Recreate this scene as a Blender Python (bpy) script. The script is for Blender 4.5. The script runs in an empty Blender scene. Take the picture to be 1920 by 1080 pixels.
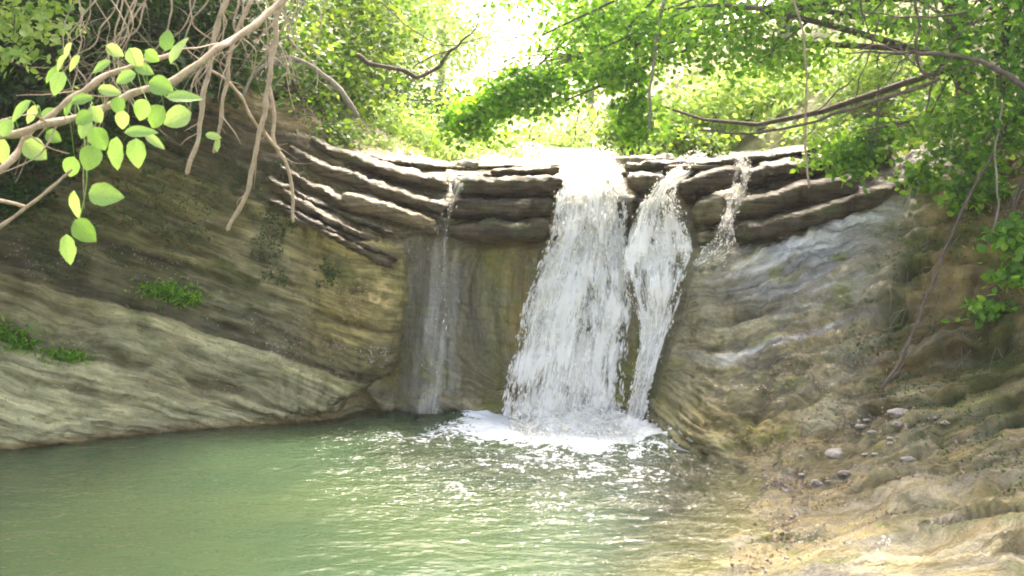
import bpy, math, random
import numpy as np
random.seed(7); rng = np.random.default_rng(7)
sc = bpy.context.scene
col = sc.collection
R = math.radians
# ------------------------------------------------------------------ camera, world, sun, exposure
CAM = np.array([0.0, 0.0, 2.6]); FPX = 2000.0; PITCH = R(7.125)
cd = bpy.data.cameras.new('camera'); cam = bpy.data.objects.new('camera', cd); col.objects.link(cam)
cam.location = CAM; cam.rotation_euler = (R(90) - PITCH, 0, 0)
cd.sensor_width = 36; cd.lens = 36 * FPX / 1920; cd.clip_end = 400; cd.clip_start = 0.05
cd.dof.use_dof = True; cd.dof.focus_distance = 10.3; cd.dof.aperture_fstop = 4.0
sc.camera = cam
SUN_EL, SUN_AZ = 58, 14       # the sun stands upstream, a little to the right, high over the valley
w = bpy.data.worlds.new('World'); sc.world = w; w.use_nodes = True
nt = w.node_tree; bg = nt.nodes['Background']
sky = nt.nodes.new('ShaderNodeTexSky'); sky.sky_type = 'NISHITA'; sky.sun_disc = False
sky.sun_elevation = R(SUN_EL); sky.sun_rotation = R(SUN_AZ); sky.dust_density = 6.0; sky.air_density = 0.75; sky.ozone_density = 0.6
wb = nt.nodes.new('ShaderNodeMix'); wb.data_type = 'RGBA'; wb.blend_type = 'MULTIPLY'; wb.inputs[0].default_value = 1; wb.inputs[7].default_value = (1.09, 1.0, 0.88, 1)   # white balance
nt.links.new(sky.outputs[0], wb.inputs[6]); nt.links.new(wb.outputs[2], bg.inputs[0]); bg.inputs[1].default_value = 0.15
sd = bpy.data.lights.new('sun', 'SUN'); sun = bpy.data.objects.new('sun', sd); col.objects.link(sun)
sd.energy = 1.5; sd.angle = R(11); sd.color = (1.0, 0.95, 0.86)
sun.location = (3, 14, 12); sun.rotation_euler = (R(90 - SUN_EL), 0, R(180 - SUN_AZ))
sc.view_settings.view_transform = 'Standard'; sc.view_settings.look = 'None'
sc.view_settings.exposure = 2.85; sc.view_settings.gamma = 1; sc.view_settings.use_curve_mapping = False
sc.cycles.use_denoising = True; sc.cycles.max_bounces = 7; sc.cycles.diffuse_bounces = 5; sc.cycles.glossy_bounces = 3
sc.cycles.transparent_max_bounces = 12; sc.cycles.transmission_bounces = 4; sc.cycles.caustics_reflective = False
sc.cycles.caustics_refractive = False; sc.cycles.sample_clamp_indirect = 6; sc.cycles.filter_width = 1.9

# ------------------------------------------------------------------ helpers
def P(px, py, D):
    dx = (px - 960) / FPX; u = (540 - py) / FPX
    d = np.array([dx, math.cos(PITCH) + u * math.sin(PITCH), -math.sin(PITCH) + u * math.cos(PITCH)])
    return CAM + d * (D / d[1])
def W(px, py, z=0.0):
    dx = (px - 960) / FPX; u = (540 - py) / FPX
    d = np.array([dx, math.cos(PITCH) + u * math.sin(PITCH), -math.sin(PITCH) + u * math.cos(PITCH)])
    return CAM + d * ((z - CAM[2]) / d[2])
_perm = rng.permutation(256); _perm = np.concatenate([_perm, _perm, _perm]).astype(np.int64)
_grad = rng.normal(size=(256, 3)); _grad /= np.linalg.norm(_grad, axis=1)[:, None]
def noise(p):
    p = np.asarray(p, float); i = np.floor(p).astype(np.int64); f = p - i; i &= 255
    u = f * f * f * (f * (f * 6 - 15) + 10); out = 0
    for dx in (0, 1):
        for dy in (0, 1):
            for dz in (0, 1):
                h = _perm[_perm[_perm[i[..., 0] + dx] + i[..., 1] + dy] + i[..., 2] + dz]
                g = _grad[h]
                d = g[..., 0] * (f[..., 0] - dx) + g[..., 1] * (f[..., 1] - dy) + g[..., 2] * (f[..., 2] - dz)
                wt = (u[..., 0] if dx else 1 - u[..., 0]) * (u[..., 1] if dy else 1 - u[..., 1]) * (u[..., 2] if dz else 1 - u[..., 2])
                out = out + d * wt
    return out * 1.5
def fbm(p, oct=4, lac=2.1, gain=0.5):
    p = np.asarray(p, float); s = 0; a = 1.0
    for k in range(oct):
        s = s + a * noise(p + 17.3 * k); p = p * lac; a *= gain
    return s
def sstep(a, b, x):
    t = np.clip((x - a) / (b - a), 0, 1); return t * t * (3 - 2 * t)
def crw(n, m):
    """Catmull-Rom weights, m samples over n control points"""
    t = np.linspace(0, n - 1, m); Wt = np.zeros((m, n))
    for r, x in enumerate(t):
        i = min(int(x), n - 2); f = x - i
        c = (-0.5*f + f*f - 0.5*f**3, 1 - 2.5*f*f + 1.5*f**3, 0.5*f + 2*f*f - 1.5*f**3, -0.5*f*f + 0.5*f**3)
        for k, cw in zip((i - 1, i, i + 1, i + 2), c):
            if k < 0: Wt[r, 0] += 2 * cw; Wt[r, 1] -= cw
            elif k > n - 1: Wt[r, n - 1] += 2 * cw; Wt[r, n - 2] -= cw
            else: Wt[r, k] += cw
    return Wt
def smooth_line(pts, m): return crw(len(pts), m) @ np.asarray(pts, float)
def patch(ctrl, mu, mv):
    C = np.asarray(ctrl, float); Wu, Wv = crw(C.shape[0], mu), crw(C.shape[1], mv)
    return np.einsum('ui,ijk,vj->uvk', Wu, C, Wv)
def grid_faces(nu, nv, off=0):
    a = (np.arange(nu - 1)[:, None] * nv + np.arange(nv - 1)[None, :]).ravel() + off
    return np.stack([a, a + nv, a + nv + 1, a + 1], 1)
def grid_normals(G):
    du = np.gradient(G, axis=0); dv = np.gradient(G, axis=1)
    n = np.cross(dv, du); return n / (np.linalg.norm(n, axis=2, keepdims=True) + 1e-9)
def link(o, parent=None):
    col.objects.link(o)
    if parent is not None: o.parent = parent
    return o
def mesh_data(name, V, F, mat=None, attrs=None, smooth=True):
    V = np.asarray(V, np.float32); me = bpy.data.meshes.new(name); me.vertices.add(len(V)); me.vertices.foreach_set('co', V.ravel())
    if isinstance(F, np.ndarray): Fs = [F]
    else: Fs = [np.asarray(f, np.int64) for f in F if len(f)]
    idx = np.concatenate([f.ravel() for f in Fs]).astype(np.int32)
    cnt = np.concatenate([np.full(len(f), f.shape[1]) for f in Fs]).astype(np.int32)
    me.loops.add(len(idx)); me.loops.foreach_set('vertex_index', idx)
    me.polygons.add(len(cnt)); st = np.concatenate([[0], np.cumsum(cnt)[:-1]]).astype(np.int32)
    me.polygons.foreach_set('loop_start', st)
    try: me.polygons.foreach_set('loop_total', cnt)
    except Exception: pass
    me.polygons.foreach_set('use_smooth', np.full(len(cnt), smooth))
    me.update(calc_edges=True)
    for k, v in (attrs or {}).items():
        v = np.asarray(v, np.float32)
        if v.ndim == 1:
            a = me.attributes.new(k, 'FLOAT', 'POINT'); a.data.foreach_set('value', v)
        else:
            a = me.attributes.new(k, 'FLOAT_COLOR', 'POINT'); a.data.foreach_set('color', np.hstack([v, np.ones((len(v), 1), np.float32)]).ravel())
    if mat: me.materials.append(mat)
    return me
def obj(name, V, F, mat=None, parent=None, attrs=None, smooth=True):
    """world-space vertices; a child keeps its world place under a parent that sits at some origin"""
    V = np.asarray(V, float)
    if parent is not None: V = V - np.array(parent.location)
    return link(bpy.data.objects.new(name, mesh_data(name, V, F, mat, attrs, smooth)), parent)
def thing(name, label, cat, loc, group=None):
    o = bpy.data.objects.new(name, None); o.empty_display_size = 0.1; o.location = loc; link(o)
    o['label'] = label; o['category'] = cat
    if group: o['group'] = group
    return o
def tag(o, label, cat, group=None):
    o['label'] = label; o['category'] = cat
    if group: o['group'] = group
    return o
def struct(o): o['kind'] = 'structure'; return o
class MB:
    def __init__(s): s.V = []; s.F4 = []; s.F3 = []; s.n = 0; s.A = []
    def add(s, V, F, a=0.5):
        V = np.asarray(V, float); F = np.asarray(F) + s.n
        (s.F4 if F.shape[1] == 4 else s.F3).append(F); s.V.append(V); s.n += len(V)
        s.A.append(np.full(len(V), a) if np.isscalar(a) else a)
    def tube(s, pts, r, sides=7, m=None, jit=0.0, a=0.5, cap=True):
        pts = np.asarray(pts, float); r = np.asarray(r if np.ndim(r) else [r] * len(pts), float)
        m = m or (len(pts) * 5)
        if len(pts) > 2: L = smooth_line(pts, m); rr = np.interp(np.linspace(0, 1, m), np.linspace(0, 1, len(r)), r)
        else:
            m = min(m, 6); t = np.linspace(0, 1, m)[:, None]; L = pts[0] * (1 - t) + pts[1] * t; rr = np.interp(t[:, 0], [0, 1], [r[0], r[-1]])
        if jit:
            L = L + jit * np.stack([noise(L * 6 + 3), noise(L * 6 + 9), noise(L * 6 + 27)], 1)
            rr = rr * (1 + 0.35 * noise(L * 9.0 / max(jit * 20, 0.6) + 5))
        T = np.gradient(L, axis=0); T /= np.linalg.norm(T, axis=1)[:, None] + 1e-9
        ref = np.array([0.31, 0.83, 0.47]); A = np.cross(T, ref); A /= np.linalg.norm(A, axis=1)[:, None] + 1e-9; B = np.cross(T, A)
        th = np.arange(sides) / sides * 2 * math.pi
        V = (L[:, None] + rr[:, None, None] * (np.cos(th)[None, :, None] * A[:, None] + np.sin(th)[None, :, None] * B[:, None])).reshape(-1, 3)
        i = np.arange(m - 1)[:, None] * sides; j = np.arange(sides)[None, :]; j2 = (j + 1) % sides
        F = np.stack([i + j, i + j2, i + sides + j2, i + sides + j], 2).reshape(-1, 4)
        s.add(V, F, a)
        if cap:
            n0 = s.n; s.add(np.array([L[0], L[-1] + T[-1] * rr[-1]]), np.zeros((0, 3), int), a)
            base = n0 - len(V); e = base + (m - 1) * sides
            s.F3.append(np.array([[n0, base + (k + 1) % sides, base + k] for k in range(sides)] + [[n0 + 1, e + k, e + (k + 1) % sides] for k in range(sides)]))
        return L
    def build(s, name, mat, parent=None, smooth=True):
        F = []
        if s.F4: F.append(np.concatenate(s.F4))
        if s.F3: F.append(np.concatenate(s.F3))
        return obj(name, np.concatenate(s.V), F, mat, parent, {'rnd': np.concatenate(s.A)}, smooth)

# ------------------------------------------------------------------ materials
class NT:
    def __init__(s, name):
        s.m = bpy.data.materials.new(name); s.m.use_nodes = True; s.t = s.m.node_tree; s.t.nodes.clear()
        s.out = s.n('ShaderNodeOutputMaterial')
    def n(s, ty, **k):
        x = s.t.nodes.new(ty)
        for a, b in k.items(): setattr(x, a, b)
        return x
    def set(s, sock, v):
        if hasattr(v, 'is_linked') or isinstance(v, bpy.types.NodeSocket): s.t.links.new(v, sock)
        else:
            if isinstance(v, (tuple, list)) and len(v) == 3 and sock.type == 'RGBA': v = (*v, 1)
            sock.default_value = v
    def noise(s, vec, scale, detail=4, rough=0.55, dist=0.0):
        x = s.n('ShaderNodeTexNoise'); s.set(x.inputs['Vector'], vec); x.inputs['Scale'].default_value = scale
        x.inputs['Detail'].default_value = detail; x.inputs['Roughness'].default_value = rough; x.inputs['Distortion'].default_value = dist
        return x.outputs['Fac']
    def math(s, op, a, b=0.0, c=None):
        x = s.n('ShaderNodeMath', operation=op); s.set(x.inputs[0], a); s.set(x.inputs[1], b)
        if c is not None: s.set(x.inputs[2], c)
        return x.outputs[0]
    def ramp(s, fac, a, b, lo=0.0, hi=1.0):
        x = s.n('ShaderNodeMapRange'); x.interpolation_type = 'SMOOTHSTEP'; s.set(x.inputs['Value'], fac)
        x.inputs['From Min'].default_value = a; x.inputs['From Max'].default_value = b; x.inputs['To Min'].default_value = lo; x.inputs['To Max'].default_value = hi
        return x.outputs[0]
    def mix(s, fac, a, b, mode='MIX'):
        x = s.n('ShaderNodeMix', data_type='RGBA', blend_type=mode); s.set(x.inputs[0], fac); s.set(x.inputs[6], a); s.set(x.inputs[7], b)
        return x.outputs[2]
    def attr(s, name, vec=False):
        x = s.n('ShaderNodeAttribute', attribute_name=name); return x.outputs['Color'] if vec else x.outputs['Fac']
    def pos(s): return s.n('ShaderNodeTexCoord').outputs['Object']
    def scale(s, vec, v):
        x = s.n('ShaderNodeVectorMath', operation='MULTIPLY'); s.set(x.inputs[0], vec); x.inputs[1].default_value = v; return x.outputs[0]
    def bump(s, h, strength=0.5, dist=0.02, normal=None):
        x = s.n('ShaderNodeBump'); s.set(x.inputs['Height'], h); x.inputs['Strength'].default_value = strength; x.inputs['Distance'].default_value = dist
        if normal is not None: s.set(x.inputs['Normal'], normal)
        return x.outputs[0]
    def finish(s, sh): s.t.links.new(sh, s.out.inputs['Surface']); return s.m

def rock_material(name, base=None, use_attr=True, wetness=0.5):
    t = NT(name); pos = t.pos()
    alb = t.attr('alb', True) if use_attr else t.mix(0.0, base, base)
    if use_attr:
        cx = t.n('ShaderNodeCombineXYZ'); t.set(cx.inputs[0], t.attr('along')); t.set(cx.inputs[1], t.attr('strat'))
        sv = cx.outputs[0]
    else: sv = t.scale(pos, (1, 1, 4))
    n1 = t.noise(t.scale(sv, (1.6, 9.0, 1)), 1.0, 6, 0.62, 0.4)       # bedding streaks
    n1b = t.noise(t.scale(sv, (3.2, 34.0, 1)), 1.0, 4, 0.6, 0.3)                # fine laminae
    n2 = t.noise(pos, 5.0, 8, 0.65); n3 = t.noise(pos, 23.0, 6, 0.7); n4 = t.noise(pos, 75.0, 3, 0.7)
    c = t.mix(t.ramp(n1, 0.32, 0.68), t.mix(1.0, alb, (0.52, 0.5, 0.44), 'MULTIPLY'), t.mix(1.0, alb, (1.3, 1.28, 1.26), 'MULTIPLY'))
    c = t.mix(t.ramp(n1b, 0.5, 0.66, 0, 0.55), c, t.mix(1.0, c, (1.55, 1.5, 1.42), 'MULTIPLY')); c = t.mix(t.ramp(n1b, 0.46, 0.34, 0, 0.6), c, t.mix(1.0, c, (0.45, 0.46, 0.38), 'MULTIPLY'))
    c = t.mix(t.ramp(n2, 0.52, 0.7, 0, 0.5), c, t.mix(1.0, c, (0.5, 0.52, 0.36), 'MULTIPLY'))
    c = t.mix(t.ramp(n3, 0.55, 0.72, 0, 0.6), c, t.mix(1.0, c, (1.6, 1.55, 1.45), 'MULTIPLY'))
    c = t.mix(t.ramp(n3, 0.44, 0.3, 0, 0.75), c, t.mix(1.0, c, (0.35, 0.34, 0.28), 'MULTIPLY'))
    c = t.mix(t.ramp(n4, 0.6, 0.74, 0, 0.55), c, t.mix(1.0, c, (1.7, 1.7, 1.6), 'MULTIPLY'))
    cv = t.mix(1.0, c, (.92, .92, .92), 'MULTIPLY')
    b = t.n('ShaderNodeBsdfPrincipled'); t.set(b.inputs['Base Color'], cv)
    wet = t.attr('wet') if use_attr else wetness
    wn = t.math('MULTIPLY', t.ramp(t.math('ADD', t.math('MULTIPLY', n1b, .55), t.math('MULTIPLY', n2, .45)), 0.38, 0.58, 0.3, 1.0), wet)
    t.set(b.inputs['Roughness'], t.ramp(wn, 0.0, 0.9, 0.8, 0.13))
    t.set(b.inputs['Specular IOR Level'], t.ramp(wn, 0.0, 0.8, 0.3, 1.0))
    h = t.math('ADD', t.math('ADD', t.math('MULTIPLY', n1, 0.7), t.math('MULTIPLY', n1b, 0.4)), t.math('ADD', t.math('MULTIPLY', n2, 0.7), t.math('ADD', t.math('MULTIPLY', n3, 0.45), t.math('MULTIPLY', n4, 0.14))))
    t.set(b.inputs['Normal'], t.bump(h, 0.75, 0.07))
    return t.finish(b.outputs[0])
def leaf_material(name, c1, c2, c3, trans=0.45, tcol=None, rough=0.45):
    t = NT(name); r = t.attr('rnd')
    c = t.mix(t.ramp(r, 0.0, 0.55), c1, c2); c = t.mix(t.ramp(r, 0.55, 1.0), c, c3)
    n = t.noise(t.pos(), 60, 3); c = t.mix(t.ramp(n, 0.3, 0.7, 0, 0.4), c, t.mix(1.0, c, (0.65, 0.72, 0.6), 'MULTIPLY'))
    b = t.n('ShaderNodeBsdfPrincipled'); t.set(b.inputs['Base Color'], c); b.inputs['Roughness'].default_value = rough
    b.inputs['Specular IOR Level'].default_value = 0.35
    tr = t.n('ShaderNodeBsdfTranslucent'); t.set(tr.inputs[0], t.mix(1.0, c, tcol or (2.2, 1.9, 0.9), 'MULTIPLY'))
    m = t.n('ShaderNodeMixShader'); m.inputs[0].default_value = trans
    t.t.links.new(b.outputs[0], m.inputs[1]); t.t.links.new(tr.outputs[0], m.inputs[2])
    return t.finish(m.outputs[0])
def big_leaf_material(name, c1, c2, c3, trans=0.45, tcol=None, rough=0.45):
    t = NT(name); oi = t.n('ShaderNodeObjectInfo').outputs['Random']; pos = t.pos(); sp = t.n('ShaderNodeSeparateXYZ'); t.set(sp.inputs[0], pos)
    c = t.mix(t.ramp(oi, 0.0, 0.55), c1, c2); c = t.mix(t.ramp(oi, 0.55, 1.0), c, c3)
    ax = t.math('ABSOLUTE', sp.outputs[0]); ph = t.math('SUBTRACT', t.math('MULTIPLY', sp.outputs[1], 46.0), t.math('MULTIPLY', ax, 40.0))
    v = t.ramp(t.math('SINE', ph), .8, 1.0); mid_ = t.ramp(ax, .022, .006); v = t.math('MAXIMUM', v, mid_)
    n = t.noise(pos, 5, 5, .7); c = t.mix(t.ramp(n, 0.4, 0.7, 0, 0.5), c, t.mix(1.0, c, (0.6, 0.68, 0.45), 'MULTIPLY')); n2 = t.noise(pos, 9, 2); c = t.mix(t.ramp(n2, .68, .72, 0, .7), c, (.3, .22, .08))
    c = t.mix(t.math('MULTIPLY', v, .45), c, t.mix(1.0, c, (1.35, 1.3, 1.4), 'MULTIPLY'))
    b = t.n('ShaderNodeBsdfPrincipled'); t.set(b.inputs['Base Color'], c); b.inputs['Roughness'].default_value = rough; t.set(b.inputs['Normal'], t.bump(v, 0.5, 0.02))
    tr = t.n('ShaderNodeBsdfTranslucent'); t.set(tr.inputs[0], t.mix(1.0, c, tcol, 'MULTIPLY'))
    m = t.n('ShaderNodeMixShader'); m.inputs[0].default_value = trans; t.t.links.new(b.outputs[0], m.inputs[1]); t.t.links.new(tr.outputs[0], m.inputs[2])
    return t.finish(m.outputs[0])
def bark_material(name, c1, c2, rough=0.8):
    t = NT(name); pos = t.pos(); n = t.noise(pos, 14, 6, 0.7); n2 = t.noise(pos, 70, 4, 0.7)
    c = t.mix(t.ramp(n, 0.3, 0.7), c1, c2); c = t.mix(t.ramp(n2, 0.5, 0.7, 0, 0.6), c, t.mix(1.0, c, (0.45, 0.45, 0.4), 'MULTIPLY'))
    b = t.n('ShaderNodeBsdfPrincipled'); t.set(b.inputs['Base Color'], c); b.inputs['Roughness'].default_value = rough
    t.set(b.inputs['Normal'], t.bump(t.math('ADD', n, n2), 0.5, 0.01)); return t.finish(b.outputs[0])
M = {}
M['rock'] = rock_material('rock_wet')
M['stone'] = rock_material('stone_loose', (0.33, 0.31, 0.28), False, 0.5)
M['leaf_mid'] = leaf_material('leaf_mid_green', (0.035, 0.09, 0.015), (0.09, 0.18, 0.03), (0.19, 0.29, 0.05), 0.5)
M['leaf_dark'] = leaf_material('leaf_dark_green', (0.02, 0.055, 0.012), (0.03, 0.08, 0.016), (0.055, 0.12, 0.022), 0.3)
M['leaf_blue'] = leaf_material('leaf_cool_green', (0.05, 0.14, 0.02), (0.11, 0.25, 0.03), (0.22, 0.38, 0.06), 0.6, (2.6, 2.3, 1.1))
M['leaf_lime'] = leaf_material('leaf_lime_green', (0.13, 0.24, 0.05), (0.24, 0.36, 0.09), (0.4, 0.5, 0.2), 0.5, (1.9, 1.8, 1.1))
M['leaf_big'] = big_leaf_material('leaf_fresh_big', (0.12, 0.23, 0.05), (0.21, 0.35, 0.1), (0.3, 0.43, 0.15), 0.4, (1.7, 1.6, 1.1))
M['grass'] = leaf_material('grass_blades', (0.14, 0.22, 0.06), (0.2, 0.3, 0.09), (0.34, 0.38, 0.17), 0.4, (1.6, 1.6, 1.1))
M['twig'] = bark_material('twig_pale_brown', (0.27, 0.205, 0.135), (0.44, 0.35, 0.245))
M['bark'] = bark_material('bark_dark', (0.05, 0.038, 0.028), (0.11, 0.085, 0.065))
M['bark_grey'] = bark_material('bark_grey', (0.16, 0.14, 0.11), (0.28, 0.25, 0.2))
M['litter'] = bark_material('dead_leaves', (0.2, 0.13, 0.08), (0.4, 0.3, 0.22))
def ground_material():
    t = NT('forest_ground'); pos = t.pos(); n = t.noise(pos, 1.3, 6, 0.6); n2 = t.noise(pos, 14, 6, 0.7)
    c = t.mix(t.ramp(n, 0.35, 0.65), (0.22, 0.19, 0.11), (0.12, 0.16, 0.05)); c = t.mix(t.ramp(n2, 0.4, 0.7), c, (0.36, 0.32, 0.22)); c = t.mix(t.attr('gravel'), c, t.mix(n2, (0.5, 0.47, 0.4), (0.62, 0.6, 0.54)))
    b = t.n('ShaderNodeBsdfPrincipled'); t.set(b.inputs['Base Color'], c); b.inputs['Roughness'].default_value = 0.9
    t.set(b.inputs['Normal'], t.bump(n2, 0.8, 0.05)); return t.finish(b.outputs[0])
M['ground'] = ground_material()
def pool_material():
    t = NT('pool_water'); pos = t.pos()
    murk = t.attr('murk'); foam = t.attr('foam'); chop = t.attr('chop')
    w1 = t.noise(t.scale(pos, (1.0, 1.9, 1)), 3.2, 3, 0.5, 0.3); w2 = t.noise(t.scale(pos, (1, 1.6, 1)), 11, 3, 0.6, 0.4); w3 = t.noise(pos, 30, 2, 0.5)
    h = t.math('ADD', t.math('MULTIPLY', w1, 0.5), t.math('ADD', t.math('MULTIPLY', w2, t.math('MULTIPLY_ADD', chop, 0.5, 0.09)), t.math('MULTIPLY', w3, t.math('MULTIPLY_ADD', chop, 0.28, 0.012))))
    nb = t.bump(h, 0.6, 0.09)
    body = t.mix(t.ramp(t.noise(pos, 0.5, 2), 0.35, 0.65), (0.046, 0.076, 0.038), (0.062, 0.092, 0.042))
    d = t.n('ShaderNodeBsdfDiffuse'); t.set(d.inputs[0], body)
    tr = t.n('ShaderNodeBsdfTransparent'); tr.inputs[0].default_value = (0.8, 0.85, 0.7, 1)
    m1 = t.n('ShaderNodeMixShader'); t.set(m1.inputs[0], murk); t.t.links.new(tr.outputs[0], m1.inputs[1]); t.t.links.new(d.outputs[0], m1.inputs[2])
    g = t.n('ShaderNodeBsdfGlossy'); g.inputs['Roughness'].default_value = 0.04; g.inputs[0].default_value = (1, 1, 1, 1); t.set(g.inputs['Normal'], nb)
    fr = t.n('ShaderNodeFresnel'); fr.inputs[0].default_value = 1.33; t.set(fr.inputs['Normal'], nb)
    m2 = t.n('ShaderNodeMixShader'); t.set(m2.inputs[0], fr.outputs[0]); t.t.links.new(m1.outputs[0], m2.inputs[1]); t.t.links.new(g.outputs[0], m2.inputs[2])
    # foam: broken patches of froth; scattered white flecks also paint in the water's glints
    f1 = t.noise(t.scale(pos, (1, 1.5, 1)), 7.5, 6, 0.7, 0.9); f2 = t.noise(t.scale(pos, (1, 1.5, 1)), 26, 3, 0.6, 0.4)
    ff = t.math('ADD', t.math('MULTIPLY', f1, 0.62), t.math('MULTIPLY', f2, 0.38))
    th = t.math('SUBTRACT', 0.83, t.math('MULTIPLY', foam, 0.5))
    fm = t.ramp(t.math('SUBTRACT', ff, th), 0.0, 0.045)
    fd = t.n('ShaderNodeBsdfPrincipled'); fd.inputs['Base Color'].default_value = (0.8, 0.83, 0.85, 1); fd.inputs['Roughness'].default_value = 0.35
    t.set(fd.inputs['Normal'], t.bump(ff, 0.8, 0.04))
    m3 = t.n('ShaderNodeMixShader'); t.set(m3.inputs[0], fm); t.t.links.new(m2.outputs[0], m3.inputs[1]); t.t.links.new(fd.outputs[0], m3.inputs[2])
    return t.finish(m3.outputs[0])
M['pool'] = pool_material()
def fall_material(name, thr=0.45, sx=20, sv=1.3, white=0.9, soft=0.16, amax=1.0):
    """white water sheet torn into strands: uv attr u (across, metres) and v (down, metres)"""
    t = NT(name); cx = t.n('ShaderNodeCombineXYZ'); t.set(cx.inputs[0], t.attr('fu')); t.set(cx.inputs[1], t.attr('fv'))
    v = cx.outputs[0]
    a = t.noise(t.scale(v, (sx, sv, 1)), 1.0, 4, 0.6, 0.5); b_ = t.noise(t.scale(v, (sx * 2.4, sv * 3.2, 1)), 1.0, 4, 0.65, 0.8)
    f = t.math('ADD', t.math('MULTIPLY', a, 0.5), t.math('MULTIPLY', b_, 0.5))
    f = t.math('ADD', f, t.math('MULTIPLY', t.math('SUBTRACT', t.attr('den'), 0.5), 0.5))
    al = t.ramp(f, thr - soft / 2, thr + soft / 2, 0, amax)
    p = t.n('ShaderNodeBsdfPrincipled'); p.inputs['Base Color'].default_value = (white, white * .985, white * .94, 1); p.inputs['Roughness'].default_value = 0.3
    t.set(p.inputs['Normal'], t.bump(f, 0.6, 0.03))
    tl = t.n('ShaderNodeBsdfTranslucent'); tl.inputs[0].default_value = (white, white * .985, white * .94, 1)
    mm = t.n('ShaderNodeMixShader'); mm.inputs[0].default_value = 0.35; t.t.links.new(p.outputs[0], mm.inputs[1]); t.t.links.new(tl.outputs[0], mm.inputs[2])
    tr = t.n('ShaderNodeBsdfTransparent'); m = t.n('ShaderNodeMixShader'); t.set(m.inputs[0], al)
    t.t.links.new(tr.outputs[0], m.inputs[1]); t.t.links.new(mm.outputs[0], m.inputs[2])
    return t.finish(m.outputs[0])
M['fall'] = fall_material('white_water', 0.45)
M['fall_thin'] = fall_material('thin_water', 0.56, 24, .7, 0.8, 0.4, .5)
M['fall_film'] = fall_material('film_water', 0.5, 14, .5, 0.8, 0.6, .38)
def drop_material():
    t = NT('water_drops'); p = t.n('ShaderNodeBsdfPrincipled'); p.inputs['Base Color'].default_value = (0.93, 0.92, 0.88, 1); p.inputs['Roughness'].default_value = 0.18
    tl = t.n('ShaderNodeBsdfTranslucent'); tl.inputs[0].default_value = (0.93, 0.92, 0.88, 1)
    mm = t.n('ShaderNodeMixShader'); mm.inputs[0].default_value = 0.4; t.t.links.new(p.outputs[0], mm.inputs[1]); t.t.links.new(tl.outputs[0], mm.inputs[2])
    return t.finish(mm.outputs[0])
M['drops'] = drop_material()

# ------------------------------------------------------------------ rock bowl
def S(px, py): return W(px, py)
cols = [
 # r0 underwater        r1 shore        r2..r5 up the face                                             r6, r7 behind
 [W(-500,1150,-.9), S(-900,960), P(-950,760,8.6), P(-950,560,9.0), P(-950,350,9.4), P(-950,150,9.8), P(-950,-80,10.2), P(-950,-500,11.0)],
 [W(-200,1050,-.9), S(-400,890), P(-420,740,9.1), P(-420,590,9.5), P(-420,430,9.8), P(-420,250,10.2), P(-420,60,10.5), P(-420,-400,11.2)],
 [W(60,980,-.9),  S(0,845),    P(0,720,9.45),   P(0,600,9.8),   P(0,470,10.1),  P(0,330,10.45), P(0,150,10.7), P(0,-300,11.4)],
 [W(300,960,-.9), S(250,815),  P(250,715,9.85), P(255,600,10.2),P(262,480,10.5),P(280,350,10.8),P(290,200,11.0),P(280,-200,11.7)],
 [W(520,900,-.9), S(500,796),  P(500,710,10.25),P(505,600,10.45),P(510,490,10.65),P(515,385,10.9),P(525,265,11.4),P(500,20,12.4)],
 [W(640,880,-.9), S(590,790),  P(608,710,10.25),P(625,600,10.4),P(632,500,10.65),P(635,400,11.0),P(640,295,11.8),P(640,190,13.5)],
 [W(720,870,-.9), S(700,778),  P(722,700,10.4), P(735,600,10.5),P(745,520,10.75),P(735,420,11.15),P(750,318,12.0),P(740,260,14.0)],
 [W(790,870,-.9), S(748,772),  P(757,700,10.98),P(765,600,11.1),P(785,510,11.15),P(800,440,11.2),P(830,322,12.0),P(830,292,15.0)],
 [W(900,870,-.9), S(900,774),  P(905,700,10.92),P(910,600,11.02),P(915,500,11.12),P(920,452,11.2),P(930,325,12.0),P(930,292,15.0)],
 [W(1040,870,-.9),S(1040,776), P(1045,700,10.65),P(1050,600,10.8),P(1060,480,11.05),P(1070,410,11.3),P(1090,325,12.0),P(1080,292,15.0)],
 [W(1150,880,-.9),S(1165,783), P(1172,700,10.5),P(1182,600,10.7),P(1190,480,10.95),P(1200,410,11.2),P(1210,322,12.0),P(1200,290,15.0)],
 [W(1200,900,-.9),S(1212,795), P(1235,700,10.3),P(1262,600,10.45),P(1290,485,10.6),P(1330,440,11.0),P(1360,315,12.0),P(1370,285,14.5)],
 [W(1240,930,-.6),S(1300,848), P(1345,750,9.45),P(1390,640,9.85),P(1440,520,10.2),P(1500,440,10.6),P(1560,310,11.6),P(1580,290,13.8)],
 [W(1300,960,-.25),S(1430,892), P(1490,800,8.9), P(1560,690,9.3), P(1630,550,9.7), P(1700,385,10.2),P(1770,270,10.9),P(1830,225,13.6)],
 [W(1150,1000,-.22),S(1410,962), P(1540,905,8.0), P(1650,800,8.55),P(1760,650,8.95),P(1840,460,9.3),P(1920,260,9.8),P(2020,120,12.0)],
 [W(1000,1090,-.25),S(1330,1072),P(1520,1000,6.95),P(1750,900,7.5),P(1950,740,8.0),P(2050,540,8.4),P(2150,250,8.8),P(2300,-200,10.0)],
 [W(700,1400,-.3),S(950,1400), P(1500,1250,5.1),P(2000,1120,5.8),P(2350,900,6.5),P(2550,600,7.0),P(2700,200,7.5),P(2900,-400,8.6)],
 [W(0,3000,-.3), S(800,3000), P(1900,2400,2.4),P(2800,1900,3.4),P(3400,1500,4.4),P(3700,900,5.2),P(3900,200,6.0),P(4200,-600,7.0)],
]
NU, NV = 900, 330
G = patch(cols, NU, NV); Nn = grid_normals(G)
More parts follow.
